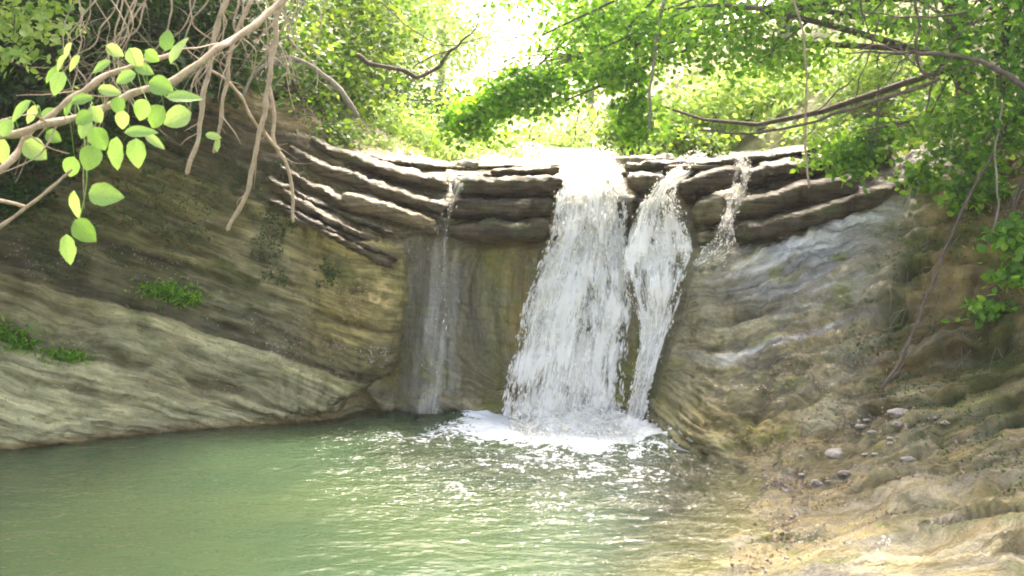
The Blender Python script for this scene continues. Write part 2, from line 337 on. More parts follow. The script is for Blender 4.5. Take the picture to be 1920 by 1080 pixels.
# normals must face the pool
ctr = np.array([0, 7.5, 2.5]); sgn = np.sign(np.sum(Nn * (ctr - G), axis=2, keepdims=True)); 
Nn = Nn * np.where(np.mean(sgn) > 0, 1, -1)
X, Y, Z = G[..., 0], G[..., 1], G[..., 2]
U = np.linspace(0, len(cols) - 1, NU)[:, None] * np.ones((1, NV)); Vv = np.ones((NU, 1)) * np.linspace(0, 7, NV)[None, :]
xc = 0.55
left = sstep(7.0, 5.2, U); right = sstep(10.8, 12.2, U); mid = 1 - left - right
def strat_of(p):
    x, y, z = p[..., 0], p[..., 1], p[..., 2]
    dxl = np.clip(-0.9 - x, 0, None); dxr = np.clip(x - 1.7, 0, None)
    return z + 0.46 * (np.sqrt(dxl**2 + .25) - .5) * -1 * -1 * 1.0 * -1 * -1 - 0 if False else z - 0.35 * (np.sqrt(dxl**2 + .2) - .447) - 0.42 * (np.sqrt(dxr**2 + .2) - .447) - 0.06 * (y - 10)
st = strat_of(G) + 0.05 * fbm(G * np.array([0.8, 0.8, 1.2]), 4)
lb = np.cumsum(np.random.default_rng(3).uniform(0.10, 0.42, 90)) - 7.0
la = np.random.default_rng(4).uniform(0.25, 1.0, 91)
k = np.clip(np.searchsorted(lb, st), 1, 89); k_lay = k; lo, hi = lb[k - 1], lb[np.clip(k, 0, 89)]; ph = np.clip((st - lo) / (hi - lo), 0, 1)
prof = (1 - np.abs(2 * ph - 1) ** 3.5) * 0.55 + la[k] * sstep(0, .15, ph) * sstep(1, .85, ph) * 0.8
amp = 0.07 * left + 0.02 * mid + 0.075 * right
amp = amp * (0.1 + 1.15 * sstep(-0.35, 0.5, fbm(G * 0.9 + 40, 3)))
amp = np.where((U > 4.2) & (U < 6.5) & (Z < 1.75), amp * 0.35, amp)      # smooth rounded nose beside the fall
amp = amp * (1 - .5 * sstep(10.8, 11.2, U) * sstep(13.2, 12.8, U) * sstep(.7, 1.0, Z))
lowr = sstep(12.7, 13.5, U) * sstep(1.5, 1.0, Z); amp = amp * (1 - lowr)
above = sstep(-0.05, 0.1, Z)
alongc0 = np.cumsum(np.linalg.norm(np.gradient(G, axis=0), axis=2), axis=0)
disp = amp * (prof - 0.5) * above
disp += 0.13 * fbm(G * 0.9, 3) * (left * .8 + right * .7 + mid * 0.4) * above + 0.022 * fbm(G * 5.5, 4) + 0.010 * fbm(G * np.array([16, 16, 22]), 3)
ridge = 1 - 2.2 * np.abs(fbm(np.stack([alongc0 * .9, st * 7.0, st * 0 + 2.2], 2), 4))
disp += right * above * .05 * ridge * (1 - lowr) + (1 - lowr) * right * .030 * fbm(np.stack([alongc0 * 2.5, st * 16, st * 0 + 5], 2), 4)
disp += left * above * .03 * (1 - 2.2 * np.abs(fbm(np.stack([alongc0 * 1.3, st * 4.0, st * 0 + 8.2], 2), 4)))
def near0(px, py):
    d_ = W(px, py) - CAM; d_ = d_ / np.linalg.norm(d_); q = G.reshape(-1, 3) - CAM; t_ = q @ d_; e_ = np.linalg.norm(q - t_[:, None] * d_, axis=1); i_ = np.argmin(np.where(t_ > 0, e_, 99)); return G.reshape(-1, 3)[i_], st.reshape(-1)[i_]
crev = np.zeros_like(st)
for px_, py_, w__, a_ in [(300, 695, .06, 1.0), (420, 610, .035, .8), (200, 560, .05, .7), (520, 560, .03, .6)]:
    s0_ = near0(px_, py_)[1]; crev = np.maximum(crev, a_ * np.exp(-((st - s0_) / w__) ** 2) * (.35 + .8 * sstep(-.3, .3, fbm(G * 1.5 + px_, 3))))
crev *= left * above
disp -= .085 * crev
dent = np.zeros_like(st)
for px_, py_, r_ in [(1672, 590, .17), (1700, 520, .14), (1850, 690, .30), (1890, 760, .22), (1780, 740, .15)]:
    q_ = near0(px_, py_)[0]; dent = np.maximum(dent, np.exp(-np.sum((G - q_) ** 2, 2) / r_ ** 2 * (1 + .8 * fbm(G * 5, 3))))
disp -= .12 * dent
lump = np.zeros_like(st)
for px_, py_, r_ in [(1800, 1008, .11), (1760, 1000, .07), (1895, 1010, .09), (1650, 985, .06)]:
    q_ = near0(px_, py_)[0]; lump = np.maximum(lump, np.exp(-np.sum((G - q_) ** 2, 2) / r_ ** 2))
disp += .05 * lump
ero = fbm(np.stack([U * 7, st * 5, st * 0], 2), 4)
disp += 0.05 * np.clip(ero, -1, .1) * (left * (Z < 2.5) + right * .9) * above
# vertical runnels in the smooth middle wall
disp += mid * 0.045 * fbm(np.stack([X * 3.4, Y * .3, Z * .45], 2), 3) * sstep(2.2, 1.4, Z)
# hollow under the nose, at the waterline
disp -= 0.28 * np.exp(-(((U - 5.9) / .45) ** 2) - ((Z - 0.1) / .28) ** 2)
# lower right: broken ledges
rr_ = sstep(12.5, 14, U) * sstep(1.6, 0.3, Z)
tq = Y * 2.1 - X * .55 + Z * 2.6 + .55 * fbm(G * np.array([.9, 1.3, 1.3]) + 9, 5); tf = tq - np.floor(tq)
tr_ = sstep(13.0, 14.0, U) * sstep(1.9, .9, Z) * sstep(.0, .25, Z)
rr_ = rr_ * (.25 + .75 * sstep(.05, .4, Z))
disp += tr_ * (.15 * (sstep(.0, .13, tf) * (1 - .9 * tf)) - .05) * (.4 + .9 * sstep(-.3, .4, fbm(G * 1.3 + 61, 2))) + rr_ * .07 * fbm(np.stack([X * .8, tq * 2.6, tq * 0], 2), 4) + rr_ * .014 * fbm(G * 12, 3)
G2 = G + Nn * disp[..., None]
# albedo of the stone, its algae, moss and soil, plus some painted sheen and shade
nz = fbm(G * 1.1 + 11, 4); nz2 = fbm(G * 3.1 + 5, 4); nz3 = fbm(G * 0.6 + 71, 3)
def lerp(a, b, t): return a * (1 - t[..., None]) + np.array(b) * t[..., None]
A = np.ones(G.shape) * np.array([0.25, 0.225, 0.15])
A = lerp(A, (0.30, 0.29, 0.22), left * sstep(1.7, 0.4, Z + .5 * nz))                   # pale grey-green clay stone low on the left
A = lerp(A, (0.13, 0.118, 0.055), left * sstep(1.2, 2.2, Z + .5 * nz2 + .18 * (-X - 2)))  # upper left darkened: shade of the bank put into the stone colour
A = lerp(A, (0.29, 0.235, 0.10), sstep(3.9, 5.0, U) * sstep(7.4, 6.4, U) * sstep(0.2, .9, Z) * 0.85)
A = lerp(A, (0.17, 0.15, 0.11), mid * 0.85)
A = lerp(A, (0.16, 0.16, 0.03), mid * sstep(0.0, 0.5, nz) * sstep(2.2, 1.2, Z) * .9)
A = lerp(A, (0.16, 0.17, 0.03), np.exp(-((X + .15) / .17) ** 2) * sstep(0, .4, Z) * sstep(1.95, 1.7, Z) * (.55 + .5 * nz2))
A = lerp(A, (0.24, 0.15, 0.045), np.exp(-((X - .08 + .2 * nz2) / .13) ** 2) * mid * .6)
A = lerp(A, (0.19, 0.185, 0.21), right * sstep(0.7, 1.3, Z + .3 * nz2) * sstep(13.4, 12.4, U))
A = lerp(A, (0.23, 0.19, 0.09), right * sstep(1.35, 0.8, Z + .4 * nz) * .9)
A = lerp(A, (0.15, 0.15, 0.035), right * sstep(0.1, .55, nz2) * .8)
A = lerp(A, (0.26, 0.245, 0.21), right * sstep(.1, .5, nz) * sstep(.9, .3, Z) * .7)
A = lerp(A, (0.15, 0.115, 0.05), right * sstep(13.2, 14.2, U) * sstep(-.3, .3, nz2) * .8)
A = lerp(A, (0.09, 0.10, 0.02), right * sstep(13.4, 14.2, U) * sstep(.15, .45, fbm(G * 2.4 + 55, 4)) * sstep(-.02, .06, Z) * .9)
soil = sstep(12.7, 13.6, U) * sstep(3.1, 3.7, Vv + .5 * nz)
A = lerp(A, (0.17, 0.125, 0.068), soil * .85)
A = lerp(A, (0.07, 0.085, 0.015), sstep(12.4, 13.2, U) * sstep(2.7, 3.3, Vv) * sstep(-.15, .3, nz2 + .3 * nz3) * .85)
A = lerp(A, (0.42, 0.41, 0.47), right * sstep(.12, .36, fbm(np.stack([alongc0 * .8, st * 8.0, st * 0 + 31], 2), 4)) * sstep(.45, .9, Z + .3 * nz) * sstep(13.6, 12.6, U) * .9)  # lavender-grey streaks: wet sky sheen painted into the right bank's colour
A = lerp(A, (0.10, 0.085, 0.05), right * sstep(.1, .35, fbm(np.stack([alongc0 * 1.1, st * 11.0, st * 0 + 77], 2), 4)) * sstep(13.4, 12.6, U) * .8)
tb_ = sstep(13.0, 13.8, U) * sstep(1.2, .6, Z)
A = lerp(A, (0.34, 0.30, 0.18), tb_ * sstep(.02, .1, tf) * sstep(.34, .18, tf) * sstep(-.3, .25, nz2) * .8)
A = lerp(A, (0.10, 0.09, 0.04), tb_ * sstep(.6, .85, tf) * .7)
A = lerp(A, (0.25, 0.235, 0.215), lowr * sstep(.0, .4, fbm(np.stack([X * .9, tq * 3, tq * 0 + 5], 2), 3)) * .75)
A = lerp(A, (0.34, 0.24, 0.14), sstep(0.10, 0.0, Z) * sstep(-.2, 0.0, Z) * left * .8)       # tan water line
bed = sstep(0.03, -0.12, Z); A = lerp(A, (0.30, 0.27, 0.18), bed)
moss = left * sstep(.25, .6, fbm(G * 1.7 + 91, 4)) * sstep(.4, 1.2, Z)
A = lerp(A, (0.07, 0.085, 0.02), moss * .75)
top = sstep(5.2, 6.2, Vv); A = lerp(A, (0.13, 0.10, 0.06), top * (left + right))
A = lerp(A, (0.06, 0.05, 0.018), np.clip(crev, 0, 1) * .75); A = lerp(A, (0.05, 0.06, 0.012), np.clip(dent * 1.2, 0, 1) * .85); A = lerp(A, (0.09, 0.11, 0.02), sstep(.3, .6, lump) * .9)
A = A * np.array([.99, 1.0, .76]) * (1 + (left + .6 * right) * ((.45 + 1.05 * np.random.default_rng(9).random(92)[k_lay])[:, :] - 1) * above)[..., None]
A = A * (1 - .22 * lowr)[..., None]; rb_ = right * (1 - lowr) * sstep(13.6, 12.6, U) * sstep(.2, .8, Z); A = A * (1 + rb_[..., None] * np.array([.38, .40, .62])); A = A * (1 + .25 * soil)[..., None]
wet = 0.3 + 0.35 * mid + 0.9 * right * sstep(13.8, 12.8, U) * sstep(.2, .7, Z) + 0.4 * left * sstep(4.6, 5.2, U) * sstep(1.4, 1.9, Z) + .35 * sstep(.3, 0, Z) + .4 * rr_
wet = np.clip(wet - soil * .5, 0, 1)
alongc = np.cumsum(np.linalg.norm(np.gradient(G, axis=0), axis=2), axis=0)
vs = sstep(6.9, 7.3, U) * sstep(11.2, 10.8, U) * sstep(1.85, 1.6, Z)
sh_st = st * (1 - vs) + vs * alongc * .45; sh_al = alongc * (1 - vs) + vs * st * .45
bz_ = (lowr > .2) & (lowr < .8); lw2 = sstep(12.3, 13.9, U) * sstep(1.7, .9, Z)
t2 = tq * .36; t2 = t2 - np.mean((t2 - sh_st)[bz_]); x2 = X - np.mean((X - sh_al)[bz_])
sh_st = sh_st * (1 - lw2) + lw2 * t2; sh_al = sh_al * (1 - lw2) + lw2 * x2
def bank(name, u0, u1):
    a, b = int(u0 / (len(cols) - 1) * (NU - 1)), int(u1 / (len(cols) - 1) * (NU - 1)) + 1
    g = G2[a:b]; f = grid_faces(b - a, NV)[:, ::-1]
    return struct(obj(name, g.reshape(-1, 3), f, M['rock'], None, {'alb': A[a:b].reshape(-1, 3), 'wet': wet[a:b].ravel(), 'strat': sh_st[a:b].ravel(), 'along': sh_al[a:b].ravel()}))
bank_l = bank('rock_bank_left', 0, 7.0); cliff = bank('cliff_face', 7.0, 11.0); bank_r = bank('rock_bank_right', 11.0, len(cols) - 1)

# ---- rock slabs of the layered rim, each its own part
def slab(pts, th, depth, parent, albedo, D=None, taper=0.18, name='rock_slab', seed=0, wetv=.5, tilt=0.0):
    """pts: (px,py,D) along the front edge of the bed; th: thickness in metres"""
    L3 = np.array([P(*p) for p in pts]); m = max(24, int(np.sum(np.linalg.norm(np.diff(L3, axis=0), axis=1)) / 0.022)); L = smooth_line(L3, m)
    s = np.linspace(0, 1, m); length = np.sum(np.linalg.norm(np.diff(L, axis=0), axis=1))
    T = np.gradient(L, axis=0); T[:, 2] = 0; T /= np.linalg.norm(T, axis=1)[:, None] + 1e-9
    back = np.stack([-T[:, 1], T[:, 0], 0 * s], 1); back *= np.sign(back[:, 1:2] + 1e-6)
    prof = [(1.0, .40), (.6, .46), (.32, .5), (.16, .5), (.07, .47), (.02, .40), (0, .28), (0, .12), (.008, -.04), (.03, -.18), (.075, -.30), (.14, -.40), (.24, -.47), (.42, -.5), (.7, -.5), (1.0, -.45)]
    n = len(prof); endf = np.minimum(1, np.minimum(s, 1 - s) * length / (taper * th * 2.0)); endf = np.sqrt(np.clip(1 - (1 - endf) ** 2, 0.0, 1)) 
    V = np.zeros((m, n, 3)); so = seed * 7.7
    nb_ = noise(np.stack([s * length * 3.4 + so, s * 0 + .3, s * 0 + so], 1)) * 2.2; blk = np.convolve(np.round(nb_ * 2.5) / 2.5, [.25, .5, .25], 'same')
    thv = th * (1 + .16 * blk) * (1 + .15 * noise(np.stack([s * length * 2.2 + so, s * 0, s * 0 + .5], 1)))
    off = .045 * blk + .08 * noise(np.stack([s * length * 2.6, s * 0 + so, s * 0 + .5], 1)) + .05 * noise(np.stack([s * length * 7, s * 0 + so, s * 0 + .5], 1))
    for j, (dv, hv) in enumerate(prof):
        V[:, j] = L + back * (dv * depth + (1 - endf) * th * .9 + off)[:, None] + np.array([0, 0, 1]) * (hv * thv * (0.25 + .75 * endf) + tilt * dv * depth)[:, None]
    Nl = grid_normals(V); Nl *= -np.sign(np.sum(Nl[:, 7] * back)) 
    V = V + Nl * (.024 * fbm(V * 6 + so, 4) - .022 * np.abs(fbm(V * np.array([9, 9, 22]) + so, 3)) + .010 * fbm(V * 26, 3))[..., None]
    V = V.reshape(-1, 3); F = grid_faces(m, n); cap0 = len(V)
    V = np.vstack([V, V[0:n].mean(0), V[-n:].mean(0)])
    F3 = [[cap0, j + 1, j] for j in range(n - 1)] + [[cap0 + 1, (m - 1) * n + j, (m - 1) * n + j + 1] for j in range(n - 1)]
    q = fbm(V * 2.3 + so, 4); al = np.ones(V.shape) * np.array(albedo)
    al = lerp(al, (0.06, 0.065, 0.015), sstep(.1, .5, q)); al = lerp(al, (0.13, 0.105, 0.06), sstep(.1, .7, fbm(V * 5 + so, 3)) * .5)
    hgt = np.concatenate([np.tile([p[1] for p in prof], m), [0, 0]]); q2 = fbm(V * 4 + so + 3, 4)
    al = lerp(al, (0.21, 0.19, 0.15), sstep(.40, .49, hgt + .07 * q2) * (.35 + .55 * sstep(-.3, .3, q2)))  # pale top edges: wet highlights painted into the slab colour
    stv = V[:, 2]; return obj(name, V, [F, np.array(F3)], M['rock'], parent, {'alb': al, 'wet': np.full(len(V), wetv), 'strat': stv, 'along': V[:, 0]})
DK = (0.048, 0.032, 0.012); MD = (0.078, 0.056, 0.023)
k = 0
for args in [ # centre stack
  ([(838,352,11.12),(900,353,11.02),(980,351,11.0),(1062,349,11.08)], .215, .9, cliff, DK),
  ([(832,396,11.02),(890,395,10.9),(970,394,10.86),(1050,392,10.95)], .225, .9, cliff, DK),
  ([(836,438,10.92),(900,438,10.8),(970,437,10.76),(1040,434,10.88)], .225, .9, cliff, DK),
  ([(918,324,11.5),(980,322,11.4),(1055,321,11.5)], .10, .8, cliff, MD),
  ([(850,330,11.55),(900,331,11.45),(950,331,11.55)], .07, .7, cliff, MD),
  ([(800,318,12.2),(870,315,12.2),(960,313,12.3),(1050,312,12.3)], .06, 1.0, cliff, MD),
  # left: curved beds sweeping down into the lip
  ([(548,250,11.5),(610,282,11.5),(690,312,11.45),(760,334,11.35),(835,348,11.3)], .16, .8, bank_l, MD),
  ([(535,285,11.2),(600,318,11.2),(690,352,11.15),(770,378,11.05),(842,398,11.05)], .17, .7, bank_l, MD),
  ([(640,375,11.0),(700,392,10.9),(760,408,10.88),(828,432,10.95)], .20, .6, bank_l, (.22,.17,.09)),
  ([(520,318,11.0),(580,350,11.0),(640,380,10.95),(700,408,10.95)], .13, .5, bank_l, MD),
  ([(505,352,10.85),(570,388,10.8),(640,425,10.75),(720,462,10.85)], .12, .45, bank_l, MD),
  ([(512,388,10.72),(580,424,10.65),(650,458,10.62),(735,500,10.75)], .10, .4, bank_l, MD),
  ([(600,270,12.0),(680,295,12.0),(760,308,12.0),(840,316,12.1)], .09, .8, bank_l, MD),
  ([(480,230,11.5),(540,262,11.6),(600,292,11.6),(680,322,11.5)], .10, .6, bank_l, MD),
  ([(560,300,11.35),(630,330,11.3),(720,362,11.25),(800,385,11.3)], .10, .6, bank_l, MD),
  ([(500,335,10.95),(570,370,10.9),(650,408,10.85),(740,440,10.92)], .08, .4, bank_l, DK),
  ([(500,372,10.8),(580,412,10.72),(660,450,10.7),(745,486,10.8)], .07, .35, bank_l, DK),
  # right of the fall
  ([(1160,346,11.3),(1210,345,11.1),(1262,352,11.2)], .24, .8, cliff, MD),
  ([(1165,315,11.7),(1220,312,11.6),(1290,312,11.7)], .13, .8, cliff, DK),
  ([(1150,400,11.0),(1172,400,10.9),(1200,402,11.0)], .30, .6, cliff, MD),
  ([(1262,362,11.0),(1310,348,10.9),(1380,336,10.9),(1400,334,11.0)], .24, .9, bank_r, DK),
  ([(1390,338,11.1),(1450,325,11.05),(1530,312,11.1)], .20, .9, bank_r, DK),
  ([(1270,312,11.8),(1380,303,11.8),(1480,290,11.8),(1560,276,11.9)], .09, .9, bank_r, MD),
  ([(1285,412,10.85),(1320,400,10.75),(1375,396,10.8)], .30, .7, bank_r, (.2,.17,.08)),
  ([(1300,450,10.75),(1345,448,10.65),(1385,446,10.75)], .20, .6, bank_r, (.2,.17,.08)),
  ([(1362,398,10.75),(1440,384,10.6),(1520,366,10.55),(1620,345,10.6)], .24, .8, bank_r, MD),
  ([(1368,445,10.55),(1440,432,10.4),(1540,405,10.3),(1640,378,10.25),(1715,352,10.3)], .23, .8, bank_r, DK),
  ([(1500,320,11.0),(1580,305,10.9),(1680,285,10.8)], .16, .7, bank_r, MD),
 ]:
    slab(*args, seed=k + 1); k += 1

# ------------------------------------------------------------------ ground beyond, stream bed
def ground_z(x, y):
    cx = 0.3 + 0.5 * np.sin((y - 12) * .18)
    d = np.abs(x - cx); hw = 2.0
    lft = (x < cx)
    z = 2.42 + 0.035 * (y - 12) + np.where(lft, 0.95, 0.62) * np.clip(d - hw + .7 * 0, 0, 7) * sstep(0, 1.2, d - hw + .6)
    z += 0.12 * noise(np.stack([x * .8, y * .8, x * 0], -1)) + 0.05 * noise(np.stack([x * 3, y * 3, x * 0], -1))
    return z
gx, gy = np.meshgrid(np.linspace(-45, 45, 260), np.concatenate([np.linspace(12.2, 30, 150), np.linspace(30.5, 110, 60)]), indexing='ij')
gz = ground_z(gx, gy)
gz = gz - 0.25 * sstep(15.5, 13.0, gy) - 1.6 * sstep(14.2, 12.2, gy)
struct(obj('ground', np.stack([gx, gy, gz], -1).reshape(-1, 3), grid_faces(*gx.shape), M['ground'], None, {'gravel': (sstep(2.2, 1.5, np.abs(gx - .3 - .5 * np.sin((gy - 12) * .18))) * sstep(-.5, .1, noise(np.stack([gx, gy, gx * 0], -1)) + .2)).ravel()}))
# ground round and behind the viewer (pool floor and banks)
bx, by = np.meshgrid(np.linspace(-16, 16, 80), np.linspace(-30, 14, 110), indexing='ij')
bz = -0.95 + 0 * bx + np.clip(1.5 - by, 0, 30) * .12 + .05 * noise(np.stack([bx, by, bx * 0], -1)) + np.clip(np.abs(bx) - 9, 0, 9) * .9 * sstep(9, 4, by)
struct(obj('pool_bed', np.stack([bx, by, bz], -1).reshape(-1, 3), grid_faces(*bx.shape), M['ground']))

# ------------------------------------------------------------------ pool water
wx, wy = np.meshgrid(np.linspace(-11, 5.5, 560), np.concatenate([np.linspace(-6, 5, 60), np.linspace(5.03, 11.2, 420)]), indexing='ij')
shore = smooth_line([c[1][:2] for c in cols], 500)
d = np.full(wx.shape, 99.0)
for s0 in range(0, 500, 2): d = np.minimum(d, np.hypot(wx - shore[s0, 0], wy - shore[s0, 1]))
base = np.array([0.72, 10.25])
rad = np.hypot((wx - base[0]) * .75, wy - base[1])
shal = sstep(-0.2, 1.1, wx - 0.25 * (wy - 7)) * sstep(9.6, 8.6, wy)       # the gently shelving right side
depth = np.clip(d * (0.9 * (1 - shal) + 0.13 * shal), 0, .95)
murk = 1 - np.exp(-depth * (6.0 - 1.5 * shal))
murk = np.maximum(murk, sstep(.45, -.15, wx - .25 * (wy - 7)) * .75 * sstep(0, .35, d))
chop = sstep(4.6, 0.3, rad) * (0.35 + .65 * sstep(-3.2, -0.2, wx))
foam_glint = np.clip(1.2 * sstep(1.15, 0.25, rad * (1 + .25 * noise(np.stack([wx * 2, wy * 2, wx * 0], -1)))) + .44 * sstep(3.6, 0.5, np.hypot((wx - .25) * .95, (wy - 9.2) * .8)) * sstep(1.9, 1.1, wx) + .16 * sstep(-.1, .5, fbm(np.stack([wx * .9, wy * 1.6, wx * 0 + 4], -1), 3)) * sstep(4.5, 1, rad) + .10 * sstep(5.5, 3, rad), 0, 1.3)  # froth around the falls, plus scattered flecks painting glints on the water
foam_glint = foam_glint + .26 * np.exp(-((wx + .0) / .8) ** 2 - ((wy - 6.35) / .28) ** 2)
hz = .65 * chop * (0.045 * np.sin(rad * 9 + 2.5 * noise(np.stack([wx * 1.5, wy * 1.5, wx * 0], -1))) * sstep(3.8, .8, rad) + 0.05 * fbm(np.stack([wx * 2.6, wy * 4.2, wx * 0 + .3], -1), 4)) + .006 * noise(np.stack([wx * 2, wy * 3, wx * 0], -1))
hz += .05 * sstep(1.0, 0.1, rad) * np.abs(fbm(np.stack([wx * 6, wy * 6, wx * 0 + .7], -1), 3))
struct(obj('pool_water', np.stack([wx, wy, hz], -1).reshape(-1, 3), grid_faces(*wx.shape), M['pool'], None, {'murk': murk.ravel(), 'foam': foam_glint.ravel(), 'chop': chop.ravel()}))
# stream water on the shelf above the lip
sx_, sy_ = np.meshgrid(np.linspace(-1.0, 2.6, 90), np.linspace(12.2, 26, 160), indexing='ij')
sz_ = 2.47 + .035 * (sy_ - 12) + .02 * fbm(np.stack([sx_ * 3, sy_ * 3, sx_ * 0], -1), 3)
struct(obj('stream_water', np.stack([sx_ + .5 * np.sin((sy_ - 12) * .18), sy_, sz_], -1).reshape(-1, 3), grid_faces(*sx_.shape), M['pool'], None,
    {'murk': np.full(sx_.size, .35), 'foam': (0.5 * sstep(16, 12.5, sy_)).ravel(), 'chop': np.full(sx_.size, .5)}))

# ------------------------------------------------------------------ waterfalls
_oct = np.array([[1,0,0],[-1,0,0],[0,1,0],[0,-1,0],[0,0,1],[0,0,-1]], float)
_octf = np.array([[0,2,4],[2,1,4],[1,3,4],[3,0,4],[2,0,5],[1,2,5],[3,1,5],[0,3,5]])
def drops(centres, dirs, r, ln):
    n = len(centres); T = dirs / (np.linalg.norm(dirs, axis=1)[:, None] + 1e-9)
    Aa = np.cross(T, [0.3, .9, .2]); Aa /= np.linalg.norm(Aa, axis=1)[:, None] + 1e-9; B = np.cross(T, Aa)
    V = centres[:, None] + (_oct[None, :, 0:1] * Aa[:, None] + _oct[None, :, 1:2] * B[:, None]) * r[:, None, None] + _oct[None, :, 2:3] * T[:, None] * ln[:, None, None]
    F = (_octf[None] + 6 * np.arange(n)[:, None, None]).reshape(-1, 3); return V.reshape(-1, 3), F
def fall(label, rows, n_drops, mat, drop_r=0.008, dens=0.5, nu=60, nv=260, bulge=.05, layers=2, streak=3.5, tex=.46, topfade=0.0):
    """rows: ((pxL, pxR), py, D) from the top down"""
    C = [[P(a + (b - a) * q, py, D) for q in (0, .33, .67, 1)] for (a, b), py, D in rows]
    g = patch(C, nv, nu); N = grid_normals(g); N *= np.sign(-N[..., 1:2].mean())
    wid = np.linalg.norm(np.diff(g, axis=1), axis=2).sum(1).mean(); dn = np.concatenate([[0], np.cumsum(np.linalg.norm(np.diff(g[:, nu // 2], axis=0), axis=1))])
    fu = np.linspace(0, wid, nu)[None, :] * np.ones((nv, 1)); fv = dn[:, None] * np.ones((1, nu))
    root = thing('waterfall', label, 'waterfall', tuple(g[-1, nu // 2]))
    e = np.linspace(0, 1, nu)[None, :]; rag = fbm(np.stack([fv * 3.0, e * 3 + 0 * fv, 0 * fv + dens], 2), 3)
    tf_ = sstep(0, max(topfade, 1e-4), np.linspace(0, 1, nv))[:, None] if topfade else 1.0
    edge = tf_ * sstep(0, .16, e + .1 * rag) * sstep(1, .84, e + .1 * rag)
    for L in range(layers):
        gg = g + N * (bulge * (L + .4) + .05 * fbm(np.stack([fu * 9 + L * 31, fv * 1.4, fu * 0], 2), 3) + .015 * fbm(np.stack([fu * 30 + L * 31, fv * 5, fu * 0], 2), 2))[..., None]
        den = (dens - .12 * L) * (.25 + .75 * edge) + tex * fbm(np.stack([fu * 5 + 9 * L, fv * 2.0, fu * 0], 2), 4)
        obj('water_sheet', gg.reshape(-1, 3), grid_faces(nv, nu), mat, root, {'fu': (fu + 3.7 * L).ravel(), 'fv': fv.ravel(), 'den': den.ravel()})
    # flying drops and strands
    m = n_drops * 3; iu = rng.random(m) ; iv = rng.random(m); ii = (iv * (nv - 2)).astype(int); jj = (iu * (nu - 1)).astype(int)
    pr = .45 + .8 * fbm(np.stack([fu[ii, jj] * 11, fv[ii, jj] * 2.6, iu * 0], 1), 3); keep = rng.random(m) < pr
    ii, jj = ii[keep][:n_drops], jj[keep][:n_drops]; c = g[ii, jj] + N[ii, jj] * rng.uniform(-.01, bulge * 2.6, len(ii))[:, None] + rng.normal(0, .014, (len(ii), 3))
    T = g[ii + 1, jj] - g[ii, jj]; T = T / np.linalg.norm(T, axis=1)[:, None] + rng.normal(0, .12, (len(ii), 3))
    r = drop_r * rng.lognormal(-.25, .45, len(ii)); ln = r * rng.uniform(1.2, streak, len(ii))
    V, F = drops(c, T, r, ln); o = obj('spray_drops', V, F, M['drops'], root); o['kind'] = 'stuff'
    return root, g
fall('broad white waterfall pouring over the lip in the middle, widening to the pool', [
  ((1085,1150),296,13.2), ((1066,1160),318,12.0), ((1056,1168),340,11.35), ((1044,1176),378,11.02), ((1034,1172),440,10.86), ((1012,1176),500,10.72),
  ((980,1182),590,10.55), ((960,1174),680,10.42), ((940,1166),779,10.32)], 7000, M['fall'], .0062, .58, streak=7)
fall('narrower white waterfall right of the broad one, slanting down left to its foot', [
  ((1296,1330),298,12.3), ((1262,1306),325,11.5), ((1228,1268),360,10.98), ((1200,1274),388,10.86), ((1182,1288),430,10.74), ((1170,1297),482,10.62), ((1174,1282),540,10.45), ((1198,1254),620,10.36),
  ((1186,1224),710,10.2), ((1166,1204),792,10.14)], 2400, M['fall'], .006, .50, 40, 260)
fall('thin veil of water trickling down the mossy wall left of the broad fall', [
  ((845,880),322,11.6), ((838,872),345,11.0), ((826,850),392,10.86), ((815,840),440,10.76), ((805,842),520,10.76), ((792,838),640,10.66), ((775,835),776,10.5)], 160, M['fall_thin'], .003, .48, 30, 200, .02, 1, 5)
fall('small trickle dropping over the dark ledges right of both falls', [
  ((1375,1410),300,11.7), ((1372,1408),330,10.95), ((1362,1398),372,10.7), ((1350,1378),410,10.6), ((1342,1376),440,10.52), ((1310,1375),474,10.45), ((1296,1330),500,10.4)], 500, M['fall_thin'], .0045, .60, 24, 120, .025, 1, 4)
fall('faint wide film of water misting down the wall beside the rounded left nose', [
  ((742,880),448,10.98), ((740,880),500,10.98), ((742,872),600,10.92), ((745,865),700,10.82), ((750,860),772,10.62)], 30, M['fall_film'], .003, .40, 30, 120, .03, 1, 6, .2, .4)
# churning foam and splash where the falls meet the pool
c = []
n = 3500; fxp = rng.normal(0, 1, n); t_ = rng.random(n)
cx = np.where(rng.random(n) < .72, rng.uniform(0.0, 1.12, n), rng.uniform(0.9, 1.75, n)); cx += rng.normal(0, .06, n)
cy = 10.22 - np.abs(rng.normal(0, .36, n)) - .32 * np.clip(cx - .9, 0, 1)
cz = np.abs(rng.normal(0, 1, n)) * .075 * np.exp(-(10.2 - cy) * 1.6) + .0
V, F = drops(np.stack([cx, cy, cz], 1), rng.normal(0, 1, (n, 3)), rng.lognormal(-4.8, .5, n), rng.lognormal(-4.5, .5, n))
o = obj('splash_foam', V, F, M['drops']); o['kind'] = 'stuff'
